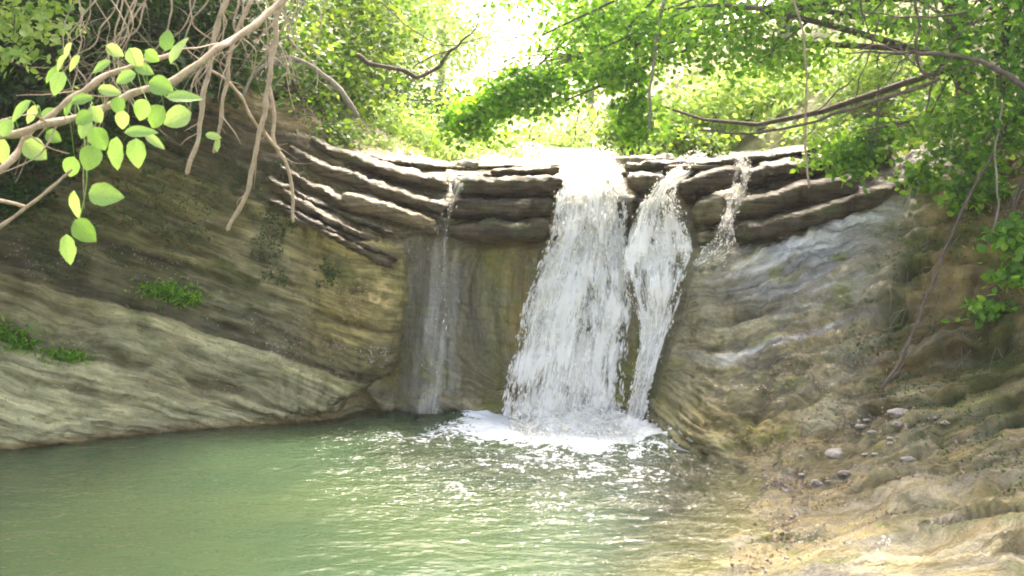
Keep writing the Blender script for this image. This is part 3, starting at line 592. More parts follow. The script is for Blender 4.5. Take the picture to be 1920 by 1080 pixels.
# lumpy mound of foam
fu_, fv_ = np.meshgrid(np.linspace(.0, 1.78, 220), np.linspace(0, 1, 80), indexing='ij')
yb = 10.42 - 1.05 * np.clip(fu_ - .95, 0, 1); yy = yb - fv_ * (.58 + .15 * noise(np.stack([fu_ * 3, fu_ * 0, fu_ * 0], -1)))
hh = .085 * np.sin(np.clip(fv_ * 1.15, 0, 1) * math.pi) ** .6 * sstep(.0, .3, fu_) * sstep(1.78, 1.66, fu_) * (1 + 1.1 * fbm(np.stack([fu_ * 6, yy * 8, fu_ * 0], -1), 4)) - .012
struct(obj('pool_foam', np.stack([fu_, yy, hh], -1).reshape(-1, 3), grid_faces(*fu_.shape), M['drops']))

# ------------------------------------------------------------------ foliage
LEAF6 = np.array([[0,0,0],[.34,.3,.06],[.3,.68,.06],[0,1,0],[-.3,.68,.06],[-.34,.3,.06]], float); LF6 = np.array([[0,1,2,3],[0,3,4,5]])
LEAF4 = np.array([[0,0,0],[.36,.5,.05],[0,1,0],[-.36,.5,.05]], float); LF4 = np.array([[0,1,2,3]])
LEAFN = np.array([[0,0,0],[.16,.5,.02],[0,1,0],[-.16,.5,.02]], float)
def leaves(c, size, up=0.6, shape=LEAF6, faces=LF6, dirs=None, tone=None):
    n = len(c); size = np.broadcast_to(size, (n,))
    nrm = rng.normal(0, 1, (n, 3)) * (1 - up) + np.array([0, -.25, 1]) * up; nrm /= np.linalg.norm(nrm, axis=1)[:, None]
    d = rng.normal(0, 1, (n, 3)) if dirs is None else dirs + rng.normal(0, .45, (n, 3))
    d[:, 2] -= .35; d -= nrm * np.sum(d * nrm, 1)[:, None]; d /= np.linalg.norm(d, axis=1)[:, None] + 1e-9
    b = np.cross(d, nrm); s = (size * rng.uniform(.65, 1.25, n))[:, None, None]
    V = c[:, None] + (shape[None, :, 0:1] * b[:, None] + shape[None, :, 1:2] * d[:, None] + shape[None, :, 2:3] * nrm[:, None]) * s
    k = len(shape); F = (faces[None] + k * np.arange(n)[:, None, None]).reshape(-1, faces.shape[1])
    t = rng.random(n) if tone is None else np.clip(tone + rng.normal(0, .18, n), 0, 1)
    return V.reshape(-1, 3), F, np.repeat(t, k)
def cluster_centres(c, r, k, hollow=.35):
    out = []
    while len(out) < k:
        q = rng.uniform(-1, 1, 3); l = np.linalg.norm(q)
        if l > 1 or l < hollow * rng.random(): continue
        out.append(np.array(c) + q * np.array(r) * (1 + .15 * rng.normal()))
    return np.array(out)
def crown_mesh(blobs, n, size, spread, up=.6, per=26, small=False):
    """blobs: list of (centre, radii, weight)"""
    wt = np.array([b[2] for b in blobs], float); wt /= wt.sum(); cc = []; tt = []
    for (c, r, _), q in zip(blobs, wt):
        k = max(3, int(n * q / per)); g = cluster_centres(c, r, k); cc.append(g)
    cc = np.concatenate(cc); tone = rng.random(len(cc)); ii = rng.integers(0, len(cc), n)
    p = cc[ii] + rng.normal(0, 1, (n, 3)) * np.array([spread, spread, spread * .45])
    p[:, 2] -= .12 * ((p[:, 0] - cc[ii, 0]) ** 2 + (p[:, 1] - cc[ii, 1]) ** 2) / spread
    dirs = p - cc[ii]
    return leaves(p, size, up, LEAF4 if small else LEAF6, LF4 if small else LF6, dirs, tone[ii]) + (cc,)
def limbs(mb, start, targets, r0, gravity=.1, sides=5, share=.55):
    start = np.array(start, float)
    for t in targets:
        mid_ = start * (1 - share) + t * share + rng.normal(0, .08, 3) * np.linalg.norm(t - start); mid_[2] += gravity * np.linalg.norm(t - start)
        mb.tube([start, mid_, t], [r0, r0 * .55, r0 * .18], sides, 7)
def shrub(name, cat, label, base, blobs, n, size, mat, spread=.16, up=.55, per=26, stems=10, group=None, bark='bark', small=False, r0=.02):
    root = thing(name, label, cat, tuple(base), group)
    V, F, t, cc = crown_mesh(blobs, n, size, spread, up, per, small)
    obj('foliage', V, F, M[mat], root, {'rnd': t}, False)
    mb = MB(); idx = rng.choice(len(cc), min(stems, len(cc)), replace=False); limbs(mb, base, cc[idx], r0); mb.build('stem', M[bark], root)
    return root
def tree(label, base, top, r, blobs, n, size, mat, spread=.22, nl=12, group=None, up=.55, per=30, bark='bark', bend=.1, small=False):
    root = thing('tree', label, 'tree', tuple(base), group); base = np.array(base, float); top = np.array(top, float)
    V, F, t, cc = crown_mesh(blobs, n, size, spread, up, per, small); obj('crown', V, F, M[mat], root, {'rnd': t}, False)
    mb = MB(); q = [base + (top - base) * f + np.array([bend * math.sin(f * 5), bend * .5 * math.cos(f * 4), 0]) for f in (0, .3, .6, 1)]
    L = mb.tube(q, [r * 1.25, r, r * .8, r * .45], 9, 24, jit=.02); mb.build('trunk', M[bark], root)
    idx = rng.choice(len(cc), min(nl, len(cc)), replace=False)
    for j in idx:
        s = L[int(rng.uniform(.4, 1) * (len(L) - 1))]; m2 = MB(); limbs(m2, s, [cc[j]], r * .4); m2.build('limb', M[bark], root)
    return root
def B(px, py, D, rx, ry, rz, w_=1): return (P(px, py, D), (rx, ry, rz), w_)   # rx, ry, rz in metres: x, y, z
def GZ(px, D):
    p = P(px, 290, D); return (p[0], p[1], float(ground_z(np.array(p[0]), np.array(p[1]))) - .05)

# left slope bushes
shrub('bush', 'bush', 'bright green bush spilling over the left rim above the curved beds', GZ(640, 13.5), [B(620,170,13.2,.55,.7,.75), B(585,230,12.6,.4,.5,.35,.5)], 5200, .075, 'leaf_mid', .14)
shrub('bush', 'bush', 'tall leafy bush with a pale dead limb, upper left of the gap', GZ(600, 14.5), [B(640,60,14,.9,.9,.9), B(560,110,12.6,.4,.5,.5,.4)], 6000, .085, 'leaf_mid', .18)
shrub('bush', 'bush', 'soft yellow-green bush low beside the stream, left of the gap', GZ(740, 15.0), [B(730,235,14.6,.75,.7,.42), B(790,275,14.4,.4,.4,.2,.3)], 5200, .06, 'leaf_lime', .13, small=True)
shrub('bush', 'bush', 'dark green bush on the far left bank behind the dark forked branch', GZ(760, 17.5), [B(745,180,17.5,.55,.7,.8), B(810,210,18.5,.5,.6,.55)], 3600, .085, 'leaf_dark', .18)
shrub('bush', 'bush', 'deep green ivy mass hanging on the left bank below the arched limb', GZ(560, 12.2), [B(560,200,12.0,.3,.35,.55), B(600,255,12.0,.35,.3,.2)], 3200, .06, 'leaf_mid', .1, small=True)
shrub('bush', 'bush', 'small bright weeds on the left rim between the bush and the lip', GZ(720, 13.6), [B(700,280,12.9,.35,.4,.14), B(760,292,13.4,.35,.4,.12), B(660,262,12.6,.25,.3,.14)], 2600, .05, 'leaf_lime', .08, small=True)
shrub('bush', 'bush', 'brown and green scrub under the lowest branches at the right rim', GZ(1700, 12.6), [B(1690,285,11.4,.4,.4,.22), B(1620,262,12.2,.5,.5,.2), B(1760,230,11.6,.5,.5,.3)], 4200, .06, 'leaf_mid', .1, bark='bark', stems=2, r0=.006, small=True)
# dark vegetation on the upper left wall
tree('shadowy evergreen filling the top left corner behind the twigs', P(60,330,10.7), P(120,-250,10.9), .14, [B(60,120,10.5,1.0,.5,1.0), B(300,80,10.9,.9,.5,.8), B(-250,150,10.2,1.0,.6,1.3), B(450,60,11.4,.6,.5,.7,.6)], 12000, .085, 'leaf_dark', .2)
shrub('bush', 'bush', 'lit spray of light green leaves at the far top left', P(20,20,8.5), [B(40,75,8.2,.32,.2,.16), B(90,30,8.4,.4,.25,.14), B(10,10,8.2,.3,.2,.12)], 520, .07, 'leaf_lime', .1, per=18, stems=6, r0=.008)
shrub('ivy', 'ivy', 'dark ivy creeping down the left bank under the round leaves', P(20,360,10.4), [B(40,300,10.4,.5,.15,.35), B(30,370,10.3,.3,.1,.2)], 2000, .055, 'leaf_dark', .1, small=True)
# canopy over the pool: crowns above the frame, the shade of the whole hollow
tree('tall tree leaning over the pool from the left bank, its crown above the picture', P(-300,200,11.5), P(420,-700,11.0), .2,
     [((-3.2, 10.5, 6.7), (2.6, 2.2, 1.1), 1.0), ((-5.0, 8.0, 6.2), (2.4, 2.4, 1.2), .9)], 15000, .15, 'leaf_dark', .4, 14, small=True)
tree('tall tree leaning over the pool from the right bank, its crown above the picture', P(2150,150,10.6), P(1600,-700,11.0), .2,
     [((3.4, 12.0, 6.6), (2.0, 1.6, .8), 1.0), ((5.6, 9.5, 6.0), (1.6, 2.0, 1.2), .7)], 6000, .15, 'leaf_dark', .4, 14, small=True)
# bright far woods up the valley
fw = [(-5.5,24,'left'),(-3.6,30,'left'),(-2.6,36,'mid'),(2.9,40,'mid'),(3.8,32,'right'),(6.2,25,'right'),(8.6,20,'right'),(-8.0,19,'left'),(-5.2,52,'mid'),(6.5,46,'mid')]
fl = ['pale sunlit tree far up the left valley side','slender sunlit tree farther back on the left of the gap','hazy lime tree at the left edge of the bright gap','hazy lime tree at the right edge of the bright gap',
      'sunlit yellow-green tree far back behind the hanging sprays','broad sunlit tree behind the right bank bushes','sunlit tree high on the right slope','big leafy tree high on the left slope behind the twigs','faint distant tree closing the valley','faint distant tree right of the valley end']
for (x, y, s_), lab in zip(fw, fl):
    z = float(ground_z(np.array(float(x)), np.array(float(y)))); h = rng.uniform(5.5, 7.5)
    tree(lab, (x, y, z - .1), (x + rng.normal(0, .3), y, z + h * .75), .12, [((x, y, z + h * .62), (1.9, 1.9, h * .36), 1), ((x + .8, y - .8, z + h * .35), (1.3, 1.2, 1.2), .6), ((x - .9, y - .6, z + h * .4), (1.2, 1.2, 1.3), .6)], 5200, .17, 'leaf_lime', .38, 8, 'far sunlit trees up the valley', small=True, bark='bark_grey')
# right side: bright bush behind, darker sprays in front
shrub('bush', 'bush', 'large glowing yellow-green bush behind the right rim', GZ(1400, 15.5), [B(1400,190,15.2,1.1,.8,.55), B(1290,225,14.8,.5,.5,.4,.4), B(1600,180,15.0,.9,.8,.7)], 9000, .085, 'leaf_lime', .17)
shrub('bush', 'bush', 'bright bush behind the bare crossing branches on the right', GZ(1700, 14.5), [B(1660,190,14.2,.7,.6,.6), B(1560,245,13.6,.6,.4,.25,.5), B(1650,110,13.6,.8,.6,.5,.9), B(1760,170,12.8,.5,.5,.4,.6)], 8000, .08, 'leaf_lime', .16)
shrub('bush', 'bush', 'low mixed shrub on the rim just right of the broad fall', GZ(1190, 13.8), [B(1180,235,13.6,.3,.3,.28), B(1300,262,13.2,.45,.3,.18)], 2600, .06, 'leaf_mid', .1)
shrub('bush', 'bush', 'sun bleached brushwood and weeds at the left end of the lip', GZ(870, 14.2), [B(870,285,14.0,.25,.3,.10), B(960,288,14.6,.5,.4,.08)], 900, .05, 'leaf_lime', .09, bark='twig', stems=26, r0=.006, small=True)
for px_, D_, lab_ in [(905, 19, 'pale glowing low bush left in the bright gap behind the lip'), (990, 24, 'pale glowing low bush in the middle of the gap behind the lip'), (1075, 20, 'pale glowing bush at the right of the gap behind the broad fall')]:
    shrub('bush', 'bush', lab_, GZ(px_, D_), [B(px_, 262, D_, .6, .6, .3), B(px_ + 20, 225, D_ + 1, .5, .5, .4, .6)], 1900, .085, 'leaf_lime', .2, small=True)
tree('maple on the right bank with drooping layered sprays over the stream', P(1800,330,11.3), P(1775,-300,11.0), .11,
     [B(1150,60,10.8,.75,.5,.42,1.0), B(1000,165,10.9,.55,.4,.24,.55), B(880,215,11.0,.26,.3,.22,.35), B(1350,50,10.6,.75,.5,.42,1.0), B(1130,130,11.3,.5,.4,.2,.4), B(1470,100,10.7,.45,.4,.2,.35), B(1560,0,10.6,.7,.5,.25,.5), B(1080,-20,10.8,.8,.6,.3,.7), B(1220,215,11.0,.16,.2,.3,.18)],
     12000, .062, 'leaf_blue', .15, 20, per=18)
tree('slim tree with dense small leaves in the top right corner', P(1960,330,9.6), P(1880,-350,9.4), .09,
     [B(1850,60,9.3,.55,.4,.5,1.0), B(1700,20,9.9,.35,.3,.25,.2), B(1900,210,9.1,.3,.3,.4,.6), B(1780,240,9.6,.35,.3,.28,.5), B(2020,100,9.0,.5,.5,.8,.8)], 6500, .065, 'leaf_blue', .12, 14, per=18)
for lab, bl, n_, bs in [
  ('dark green leafy spray drooping into the bright gap above the lip', [B(870,225,10.9,.2,.2,.16,.7), B(930,190,10.9,.28,.2,.15,1), B(1000,150,10.8,.32,.2,.17,1)], 1250, (1110,100,10.9)),
  ('green spray hanging straight down right above the broad fall', [B(1185,215,11.0,.14,.15,.28,1), B(1160,140,11.0,.25,.15,.14,.7)], 900, (1190,60,11.0)),
  ('fresh green leafy shoot hanging over the dark right ledges', [B(1590,290,10.1,.36,.16,.2,1), B(1640,250,10.2,.22,.14,.14,.5)], 1000, (1720,230,10.4)),
  ('small leafy tuft on the right bank left of the leaning dead stem', [B(1725,335,9.9,.15,.1,.14,1)], 300, (1780,280,10.1)),
  ('leafy shoot drooping down the right edge above the earthy slope', [B(1900,430,8.7,.14,.1,.22,1)], 320, (1925,330,8.9)),
  ('lowest leafy sprig on the mossy right slope', [B(1850,575,8.7,.12,.08,.12,1)], 150, (1890,540,8.95)),
  ('leafy shoot at the right edge between the drooping shoot and the lowest sprig', [B(1912,510,8.6,.1,.08,.12,1)], 170, (1935,450,8.8)),
  ('small weed rooted at the top of the earthy slope beside the leaning stem', [B(1800,360,9.3,.1,.08,.12,1)], 150, (1815,400,9.4)),
  ('green sprig beside the leaning stem at the upper right', [B(1850,330,9.3,.2,.12,.3,1)], 420, (1890,260,9.5))]:
    shrub('shoot', 'leafy shoot', lab, P(*bs), bl, n_, .075, 'leaf_blue', .075, per=14, stems=12, r0=.008, up=.5)
# grass along the stream and rims
def grass(px0, px1, D0, D1, n, h, mat='grass'):
    px = rng.uniform(px0, px1, n); D = rng.uniform(D0, D1, n); x = (px - 960) / FPX * D * 1.0; z = ground_z(x, D); c = np.stack([x, D, z], 1)
    V, F, t = leaves(c, h, .05, LEAFN, LF4, np.tile([0, 0, 2.6], (n, 1)) + rng.normal(0, .5, (n, 3))); return V, F, t
V, F, t = grass(560, 850, 13.6, 20, 12000, .14); g1 = obj('grass', V, F, M['grass'], None, {'rnd': t}, False); g1['kind'] = 'stuff'
V, F, t = grass(1160, 1500, 14.0, 24, 12000, .15); g2 = obj('grass', V, F, M['grass'], None, {'rnd': t}, False); g2['kind'] = 'stuff'
# tufts on the left bank
def nearest(px, py):
    """point of the rock surface seen at that pixel"""
    d = W(px, py) - CAM; d /= np.linalg.norm(d); q = G2.reshape(-1, 3)[::1] - CAM; t = q @ d; e = np.linalg.norm(q - t[:, None] * d, axis=1) + .02 * t
    return G2.reshape(-1, 3)[np.argmin(np.where(t > 0, e, 99))]
for lab, spots, n_ in [
  ('bright green fern tuft growing alone in the middle of the left bank', [(300,545,.10),(335,548,.13),(355,562,.09)], 900),
  ('green tuft at the left edge above the pale grey stone', [(10,630,.14),(40,650,.1)], 800),
  ('low dark green tuft in the crevice right of the edge tuft', [(110,665,.12),(140,672,.08)], 450)]:
    c0 = nearest(spots[0][0], spots[0][1]); root = thing('fern_tuft', lab, 'fern', tuple(c0), 'green tufts on the left bank')
    cs = []
    for px, py, rr in spots:
        q = nearest(px, py); cs.append(q + rng.normal(0, 1, (n_ // len(spots), 3)) * np.array([rr, .05, rr * .38]) + np.array([0, -.06, .02]))
    V, F, t = leaves(np.concatenate(cs), .06, .4, LEAFN, LF4); obj('fronds', V, F, M['leaf_blue'], root, {'rnd': t}, False)
# creeping moss and fine weeds over the upper left rock and right slope
def cling(n, umin, umax, vmin, vmax, size, mat, name, thr=0.0, sc_=1.6):
    iu = (rng.uniform(umin, umax, n * 3) / (len(cols) - 1) * (NU - 1)).astype(int); iv = (rng.uniform(vmin, vmax, n * 3) / 7 * (NV - 1)).astype(int)
    p = G2[iu, iv]; k = fbm(p * sc_ + 33, 3) > thr; p = p[k][:n] + Nn[iu, iv][k][:n] * rng.uniform(0, .04, (min(n, k.sum()), 1))
    V, F, t = leaves(p, size, .3, LEAF4, LF4); o = obj(name, V, F, M[mat], None, {'rnd': t}, False); o['kind'] = 'stuff'; return o
A0 = A
cling(9000, 1, 5.0, 3.6, 6.8, .028, 'leaf_dark', 'creeping_weeds', .05)
cling(3500, 13.0, 15.5, 3.2, 6.8, .024, 'leaf_dark', 'creeping_weeds', .1)
cling(1500, 1.5, 5.5, 1.6, 4.2, .022, 'litter', 'leaf_litter', .1, 3)
cling(1300, 12.4, 15.2, 1.0, 3.6, .028, 'litter', 'leaf_litter', .1, 3)

def gravel(n, umin, umax, vmin, vmax, s0):
    iu = (rng.uniform(umin, umax, n * 3) / (len(cols) - 1) * (NU - 1)).astype(int); iv = (rng.uniform(vmin, vmax, n * 3) / 7 * (NV - 1)).astype(int)
    k = fbm(np.stack([alongc[iu, iv] * .45, st[iu, iv] * 6, st[iu, iv] * 0], 1), 3) > .12; p = G2[iu, iv][k][:n]; m = len(p)
    V, F = drops(p, rng.normal(0, 1, (m, 3)), s0 * rng.lognormal(0, .5, m), s0 * rng.lognormal(.2, .5, m)); V = V + rng.normal(0, s0 * .18, V.shape)
    o = obj('gravel', V, F, M['stone'], None, None, False); o['kind'] = 'stuff'
gravel(600, 12.9, 15.3, .9, 3.4, .009); gravel(700, 3, 6, .9, 2.6, .007)
# ------------------------------------------------------------------ branches
def branch(label, pts, w0, w1, mat='twig', cat='branch', name='bare_branch', side=6, seed=1, group=None, jit=.02, sl=(.15, .5)):
    """pts px,py,D ; w0,w1 thickness in photo pixels"""
    L3 = [P(*p) for p in pts]; D0 = pts[0][2]; root = thing(name, label, cat, tuple(L3[0]), group)
    mb = MB(); r0, r1 = w0 * .4 * D0 / FPX, w1 * .4 * pts[-1][2] / FPX
    L = mb.tube(L3, [r0, r1], 8, len(pts) * 7, jit=jit); mb.build('stem', M[mat], root)
    rg = np.random.default_rng(seed)
    for j in range(side):
        i = int(rg.uniform(.1, .92) * (len(L) - 1)); T = L[min(i + 1, len(L) - 1)] - L[i]; T /= np.linalg.norm(T) + 1e-9
        q = T * .6 + rg.normal(0, .75, 3) * np.array([1, .5, .8]) + np.array([0, 0, -.25]); q /= np.linalg.norm(q); ln = rg.uniform(*sl)
        k2 = q + rg.normal(0, .3, 3); m2 = MB(); rr = max(r0 * .28, .0018)
        m2.tube([L[i], L[i] + q * ln * .5 + rg.normal(0, .02, 3), L[i] + (q * .5 + k2 * .5) * ln], [rr, rr * .7, rr * .35], 5, 9, jit=.01)
        m2.build('twig', M[mat], root)
    return root, L
root_b, LB = branch('thick pale branch crossing the top left corner and carrying the big round leaves', [(560,-20,6.0),(470,50,5.8),(395,100,5.6),(325,150,5.5),(255,180,5.4),(150,215,5.3),(70,240,5.2),(-30,262,5.1)], 16, 17, side=8, seed=2)
leaf_owner = root_b
branch('pale forked branch below the thick one, curving down to the left edge', [(330,100,5.6),(240,125,5.5),(160,165,5.4),(110,200,5.35),(70,240,5.3),(30,290,5.2),(-20,330,5.1)], 12, 18, side=5, seed=3)
branch('longest bare hanging stem, ending in mid air right of the dark bank', [(535,-20,7.2),(517,50,7.2),(507,140,7.2),(497,200,7.2),(482,280,7.2),(465,350,7.2),(430,430,7.2)], 14, 10, side=4, seed=4, sl=(.1,.35))
branch('bare stem hanging left of the longest one, cut off short', [(435,-20,6.6),(405,50,6.6),(388,140,6.6),(375,230,6.6),(350,325,6.6)], 14, 10, side=4, seed=5, sl=(.1,.3))
branch('thin crooked stem hanging right of the longest one, down to the wet beds', [(500,150,7.6),(516,200,7.6),(512,262,7.6),(536,310,7.6),(548,350,7.6),(550,412,7.6)], 9, 8, side=3, seed=6, sl=(.1,.3))
branch('thin stem with a small hooked end, between the two hanging stems', [(470,0,7.0),(440,80,7.0),(424,140,7.0),(420,200,7.0),(412,250,7.0),(400,285,7.0)], 11, 8, side=4, seed=7, sl=(.1,.3))
branch('grey arched limb bending over into the bright bush at the upper left', [(452,185,10.2),(480,135,10.2),(520,112,10.2),(560,112,10.2),(610,142,10.3),(650,185,10.3),(668,215,10.4)], 8, 13, 'bark_grey', side=3, seed=8)
branch('slanting pale twig joining the hanging stems', [(395,135,7.0),(440,165,7.1),(470,215,7.2),(485,240,7.3),(525,280,7.4)], 7, 8, side=3, seed=9, sl=(.1,.3))
branch('forked twig poking in from the left edge below the leaves', [(-30,445,5.2),(20,410,5.2),(50,388,5.2),(90,360,5.2),(135,318,5.2)], 10, 6, side=0, seed=10, jit=.008)
branch('short side twig of the fork at the left edge', [(-20,374,5.2),(20,380,5.2),(50,388,5.2)], 9, 7, side=0, seed=11, jit=.005)
branch('dark gnarled branch with forked tips crossing the bright gap', [(668,103,12.3),(700,122,12.3),(750,131,12.3),(786,143,12.3),(820,128,12.3),(832,112,12.3)], 12, 8, 'bark', side=2, seed=12)
branch('thin dark upturned tip of the gnarled branch in the gap', [(832,112,12.3),(850,95,12.3),(868,78,12.3),(885,60,12.3),(900,30,12.3)], 7, 3, 'bark', side=3, seed=13, jit=.03)
branch('slender dark twig crossing behind the gnarled branch', [(715,5,12.5),(780,60,12.5),(840,85,12.5),(915,68,12.5)], 3, 2, 'bark', side=3, seed=14)
branch('second slender twig lower over the gnarled branch', [(775,128,12.5),(810,105,12.5),(850,90,12.5),(870,72,12.5)], 4, 2, 'bark', side=2, seed=15)
branch('long dark branch sweeping left over the right rim', [(1760,150,9.0),(1700,172,9.1),(1620,196,9.2),(1540,222,9.4),(1450,246,9.6),(1380,250,9.8),(1310,242,10.0)], 11, 4, 'bark', side=8, seed=16, sl=(.15,.4))
branch('short dark branch below the long sweeping one', [(1770,215,9.7),(1710,228,9.7),(1650,240,9.8),(1605,250,9.8)], 8, 4, 'bark', side=3, seed=17)
branch('dark knotted branch reaching down from the right edge', [(1935,180,8.5),(1880,135,8.6),(1800,104,8.7),(1720,100,8.7),(1650,98,8.8),(1590,98,8.8)], 16, 4, 'bark', side=10, seed=18, sl=(.12,.35))
branch('crossing dark twig above the knotted branch', [(1810,20,8.7),(1760,30,8.7),(1700,30,8.7),(1620,24,8.8)], 6, 3, 'bark', side=8, seed=19)
branch('steep dark twig dropping between the crossing branches', [(1715,-20,8.8),(1722,50,8.8),(1716,110,8.8),(1745,150,8.8)], 6, 8, 'bark', side=4, seed=20)
branch('leaning dead grey stem on the right bank, foot resting on wet rock', [(1905,200,9.0),(1862,290,9.0),(1800,400,9.0),(1745,540,8.85),(1700,650,8.7),(1655,730,8.55)], 7, 9, 'bark', side=5, seed=21, sl=(.1,.3), cat='dead stem', name='dead_stem')
branch('thin pale root trailing diagonally over the lower right rock', [(1920,990,6.9),(1860,1020,6.8),(1800,1050,6.7),(1760,1085,6.6)], 9, 6, 'bark_grey', side=0, seed=22, cat='root', name='root')
branch('pale vine hanging straight down over the right ledges', [(1480,-20,9.9),(1505,60,9.9),(1512,150,9.9),(1510,260,9.9),(1518,352,9.9)], 5, 5, 'twig', side=1, seed=23, cat='vine', name='hanging_vine', jit=.01)
branch('pale vine hanging among the maple sprays above the falls', [(1250,-20,10.3),(1235,50,10.3),(1222,140,10.3),(1216,240,10.3)], 8, 6, 'bark_grey', side=2, seed=24, cat='vine', name='hanging_vine')
branch('short vine hanging on the far right near the dark trunk', [(1880,190,8.8),(1868,280,8.8),(1872,380,8.75),(1862,440,8.7)], 4, 4, 'bark_grey', side=3, seed=25, cat='vine', name='hanging_vine')
trk = P(1785, 60, 9.6)
branch('stout dark leaning trunk cut off by the top edge at the upper right', [(1800,110,9.6),(1788,40,9.6),(1775,-30,9.6),(1760,-120,9.6)], 40, 34, 'bark', side=6, seed=30, name='dead_stem', cat='dead stem', sl=(.3,.8))
for q in range(12):
    x0 = rng.uniform(1560, 1900); D = rng.uniform(8.6, 9.8); y0 = rng.uniform(-30, 160); a_ = rng.uniform(-.5, 1.9); l_ = rng.uniform(90, 210)
    branch('thin dark twig, one of the bare twigs crossing at the upper right', [(x0, y0, D), (x0 - l_ * .5 * math.cos(a_) + rng.normal(0, 8), y0 + l_ * .5 * math.sin(a_), D), (x0 - l_ * math.cos(a_), y0 + l_ * math.sin(a_) + rng.normal(0, 10), D)], rng.uniform(3, 5), 2,
           'bark', side=5, seed=80 + q, group='bare dark twigs at the upper right', name='tangled_twig', cat='twig', jit=.03, sl=(.12, .4))
# tangle of bare twigs at the top left
for q in range(32):
    x0 = rng.uniform(120, 590); D = rng.uniform(6.2, 8.5); x1 = x0 + rng.normal(-10, 60); y1 = rng.uniform(70, 230)
    mid1 = (x0 + (x1 - x0) * .4 + rng.normal(0, 22), y1 * .4, D)
    branch('thin bare twig, one of the tangle hanging from the top left', [(x0, -30, D), mid1, (x0 + (x1 - x0) * .75 + rng.normal(0, 20), y1 * .72, D), (x1, y1, D)], rng.uniform(2.2, 5.5), 1.6,
           'twig', side=5, seed=40 + q, group='tangle of thin bare twigs at the top left', name='tangled_twig', cat='twig', jit=.03, sl=(.12, .42))
# big fresh leaves, each a part of the pale branch
def leaf_shape(wd, bend, seed):
    rg = np.random.default_rng(seed); n = 9; t = np.linspace(0, 1, n); half = wd * np.sin(np.pi * t ** .8) ** .75 * .5 * (1 + .04 * rg.normal(size=n)); half[0] = half[-1] = .004
    V = []
    for i in range(n):
        y = t[i]; zc = -bend * y * y
        for s_ in (-1, -.5, 0, .5, 1): V.append((s_ * half[i], y, zc + abs(s_) * half[i] * .28 + .012 * math.sin(y * 17) * abs(s_)))
    return np.array(V), grid_faces(n, 5)
LM = []
for i, (wd, bd) in enumerate([(.82, .12), (.66, .2), (.5, .1), (.4, .25)]):
    V, F = leaf_shape(wd, bd, i); LM.append(mesh_data('leaf', V, F, M['leaf_big'], {'rnd': np.linspace(.2, .9, len(V)) * 0 + (.2 + .22 * i)}))
from mathutils import Matrix, Vector
def put_leaf(px, py, D, w_, h_, ang, tilt=0.0, idx=None):
    """centre in the picture plane; w_,h_ pixels; ang: direction of the tip (degrees, 0 right, -90 down)"""
    c_ = P(px, py, D); ln = max(w_, h_) * D / FPX * 1.02; ratio = min(w_, h_) / max(w_, h_); i = 0 if ratio > .72 else 1 if ratio > .58 else 2 if ratio > .45 else 3
    a = R(ang); yv = Vector((math.cos(a), random.uniform(-.25, .25), math.sin(a))).normalized()
    nv = Vector((random.uniform(-.35, .35), -1, .35 + random.uniform(-.2, .3) + tilt)); nv = (nv - yv * nv.dot(yv)).normalized(); xv = yv.cross(nv)
    m = Matrix((xv, yv, nv)).transposed().to_4x4(); o = bpy.data.objects.new('leaf', LM[i]); link(o, leaf_owner)
    org = Vector(c_) - yv * ln * .5; m = Matrix.Translation(org - leaf_owner.location) @ m @ Matrix.Diagonal((ln, ln, ln, 1)); o.matrix_local = m
    return np.array(org)
big = [(66,281,50,48,-40),(332,221,54,50,200),(196,365,66,42,-5),(159,433,54,50,-50),(128,468,30,58,-85),(256,287,38,54,-88),(218,288,28,62,-95),(170,296,42,50,-110),(100,256,32,30,-30),(4,284,40,54,-100),
 (186,260,36,46,-70),(160,241,34,40,-120),(294,219,42,48,-125),(267,206,34,42,-115),(302,162,46,38,-20),(344,180,64,26,5),(253,108,34,38,-60),(222,198,30,34,-80),(157,222,36,30,-150),(134,313,30,40,-110),(140,386,20,58,-95),
 (263,246,58,20,5),(290,264,44,16,-35),(332,92,22,58,65),(313,75,24,40,80),(36,207,56,22,-140),(108,156,30,46,-115),(91,222,34,44,-120),(154,186,44,20,10),(112,118,40,16,-135),(95,140,42,14,-140),(125,95,36,14,-130),(138,118,36,14,-130),
 (235,145,40,24,-160),(270,130,36,22,-20),(205,170,44,20,-10),(190,125,40,20,-150),(60,215,42,22,-130),(128,200,44,24,-120),(180,215,34,26,-60),(230,225,30,34,-100),(285,105,30,22,-40),(400,255,30,14,-10),(408,272,14,26,-100),(12,240,36,30,-120),(215,95,34,22,-30)]
mb = MB()
for i, (px, py, w_, h_, ang) in enumerate(big):
    D = 5.2 + .25 * math.sin(i * 1.7); org = put_leaf(px, py, D if px < 380 else 6.9, w_, h_, ang)
    if px < 380:
        j = np.argmin(np.linalg.norm(LB - org, axis=1)); s_ = LB[j]
        if np.linalg.norm(s_ - org) < .27: mb.tube([s_, (s_ + org) / 2 + np.array([0, 0, .03]), org], [.0028, .002, .0016], 5, 8)
mb.tube([P(150,215,5.3), P(158,260,5.25), P(163,320,5.2), P(160,362,5.2), P(150,405,5.2), P(135,440,5.2)], [.005, .0022], 5, 24)
mb.build('leaf_stalks', M['leaf_big'], leaf_owner)['kind'] = 'stuff'

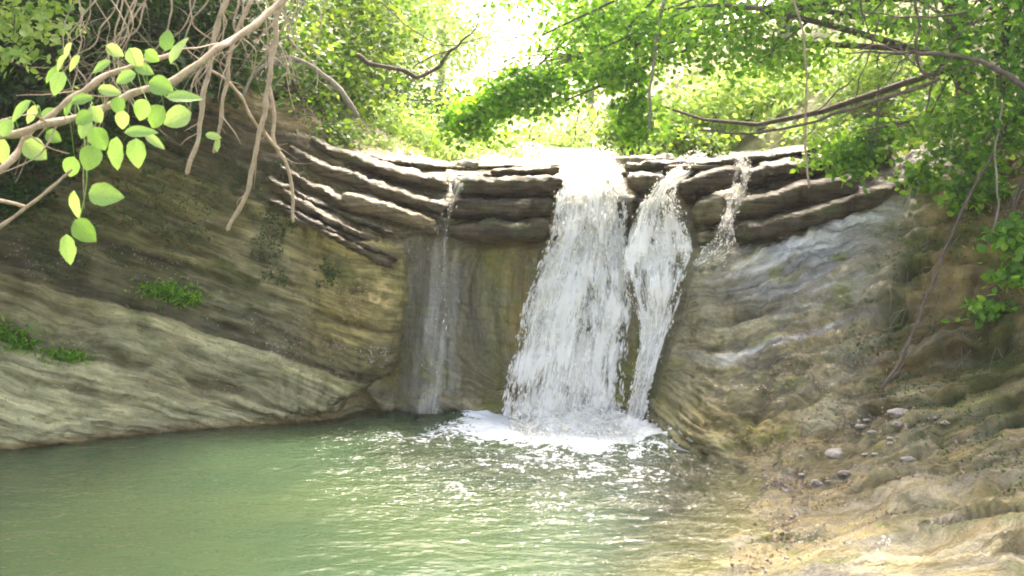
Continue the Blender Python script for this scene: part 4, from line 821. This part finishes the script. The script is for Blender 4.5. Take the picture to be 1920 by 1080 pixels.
mb = MB(); rg6 = np.random.default_rng(66)
for i in range(60):
    a_ = int(rg6.uniform(12.9, 14.6) / (len(cols) - 1) * (NU - 1)); b_ = int(rg6.uniform(3.3, 5.6) / 7 * (NV - 1)); n_ = Nn[a_, b_]; q = G2[a_, b_] + n_ * .03; l_ = rg6.uniform(.12, .5)
    d_ = G2[a_, max(b_ - 12, 0)] - G2[a_, b_]; d_ /= np.linalg.norm(d_) + 1e-9; d_ = d_ + rg6.normal(0, .25, 3); w_ = rg6.normal(0, .05, 3)
    mb.tube([q, q + d_ * l_ * .5 + n_ * .05 + w_, q + d_ * l_ + n_ * .03], [.0025, .002, .001], 4, 7, cap=False, a=float(rg6.random()))
o = mb.build('dry_rootlets', M['bark_grey']); o['kind'] = 'stuff'
# ------------------------------------------------------------------ loose stones on the lip and shore
def stone(px, py, D, s_, seed, label, group='loose stones on the lip', z_off=0):
    c_ = P(px, py, D); n = 14; th = np.linspace(0, math.pi, n); ph = np.linspace(0, 2 * math.pi, 18, endpoint=False)
    q = np.stack([np.sin(th)[:, None] * np.cos(ph), np.sin(th)[:, None] * np.sin(ph), np.cos(th)[:, None] * np.ones(18)], -1)
    q = q * (1 + .3 * fbm(q * 1.3 + seed * 5, 3))[..., None]; rg = np.random.default_rng(seed); q = q * np.array([1, .8, .55]) * s_ * np.array([rg.uniform(.8, 1.3), 1, rg.uniform(.7, 1.1)]) + c_
    i = np.arange(n - 1)[:, None] * 18; j = np.arange(18)[None, :]; F = np.stack([i + j, i + 18 + j, i + 18 + (j + 1) % 18, i + (j + 1) % 18], 2).reshape(-1, 4)
    o = obj('stone', q.reshape(-1, 3), F, M['stone']); return tag(o, label, 'stone', group)
for i, (px, py, D, s_, lab) in enumerate([
  (875,310,12.3,.12,'small brown stone at the left end of the lip'),(905,334,11.5,.07,'small wet stone on the ledge under the left end of the lip'),(1168,300,12.0,.10,'brown stone touching the right edge of the broad fall'),
  (1205,302,12.2,.14,'dark stone on the rim between the two falls'),(1248,300,12.2,.12,'rounded stone on the rim left of the slanting fall'),(1172,372,10.95,.09,'wet stone wedged between the two falls below the rim'),
  (1448,300,12.0,.12,'flat stone on the rim under the long sweeping branch'),(1020,314,12.2,.08,'flat stone in the water left of the broad fall'),
  (960,312,12.4,.08,'flat stone in the middle of the lip'),(1690,775,8.5,.09,'pale lump of rock at the foot of the leaning dead stem'),(1565,850,8.1,.08,'pale stone on the lower right shore rubble')]):
    stone(px, py, D, s_, i + 1, lab)

rg5 = np.random.default_rng(55)
for i in range(26):
    f_ = rg5.random(); px = 1440 + 330 * f_ + rg5.normal(0, 34); py = 905 - 120 * f_ + rg5.normal(0, 17); q = nearest(px, py); sz = float(rg5.lognormal(-3.95, .45))
    o = stone(0, 0, 1, sz, 100 + i, 'grey rubble stone lying in the band of loose rubble on the lower right rock', 'rubble stones on the lower right rock'); o.location = Vector(q) - Vector(P(0, 0, 1)) + Vector((0, 0, sz * .15))
# ------------------------------------------------------------------ misty air of the gorge
hb = [(-60, 60), (-40, 120), (-2.2, 16)]
HV = [(x, y, z) for x in hb[0] for y in hb[1] for z in hb[2]]; HF = np.array([[0,1,3,2],[4,6,7,5],[0,4,5,1],[2,3,7,6],[0,2,6,4],[1,5,7,3]])
hm = bpy.data.materials.new('misty_air'); hm.use_nodes = True; ht = hm.node_tree; ht.nodes.clear()
ho = ht.nodes.new('ShaderNodeOutputMaterial'); hv = ht.nodes.new('ShaderNodeVolumePrincipled'); hv.inputs['Density'].default_value = 0.0009
hv.inputs['Color'].default_value = (.97, .98, .96, 1); hv.inputs['Anisotropy'].default_value = .3; ht.links.new(hv.outputs[0], ho.inputs['Volume'])
o = obj('haze', HV, HF, hm, None, None, False); o['kind'] = 'stuff'
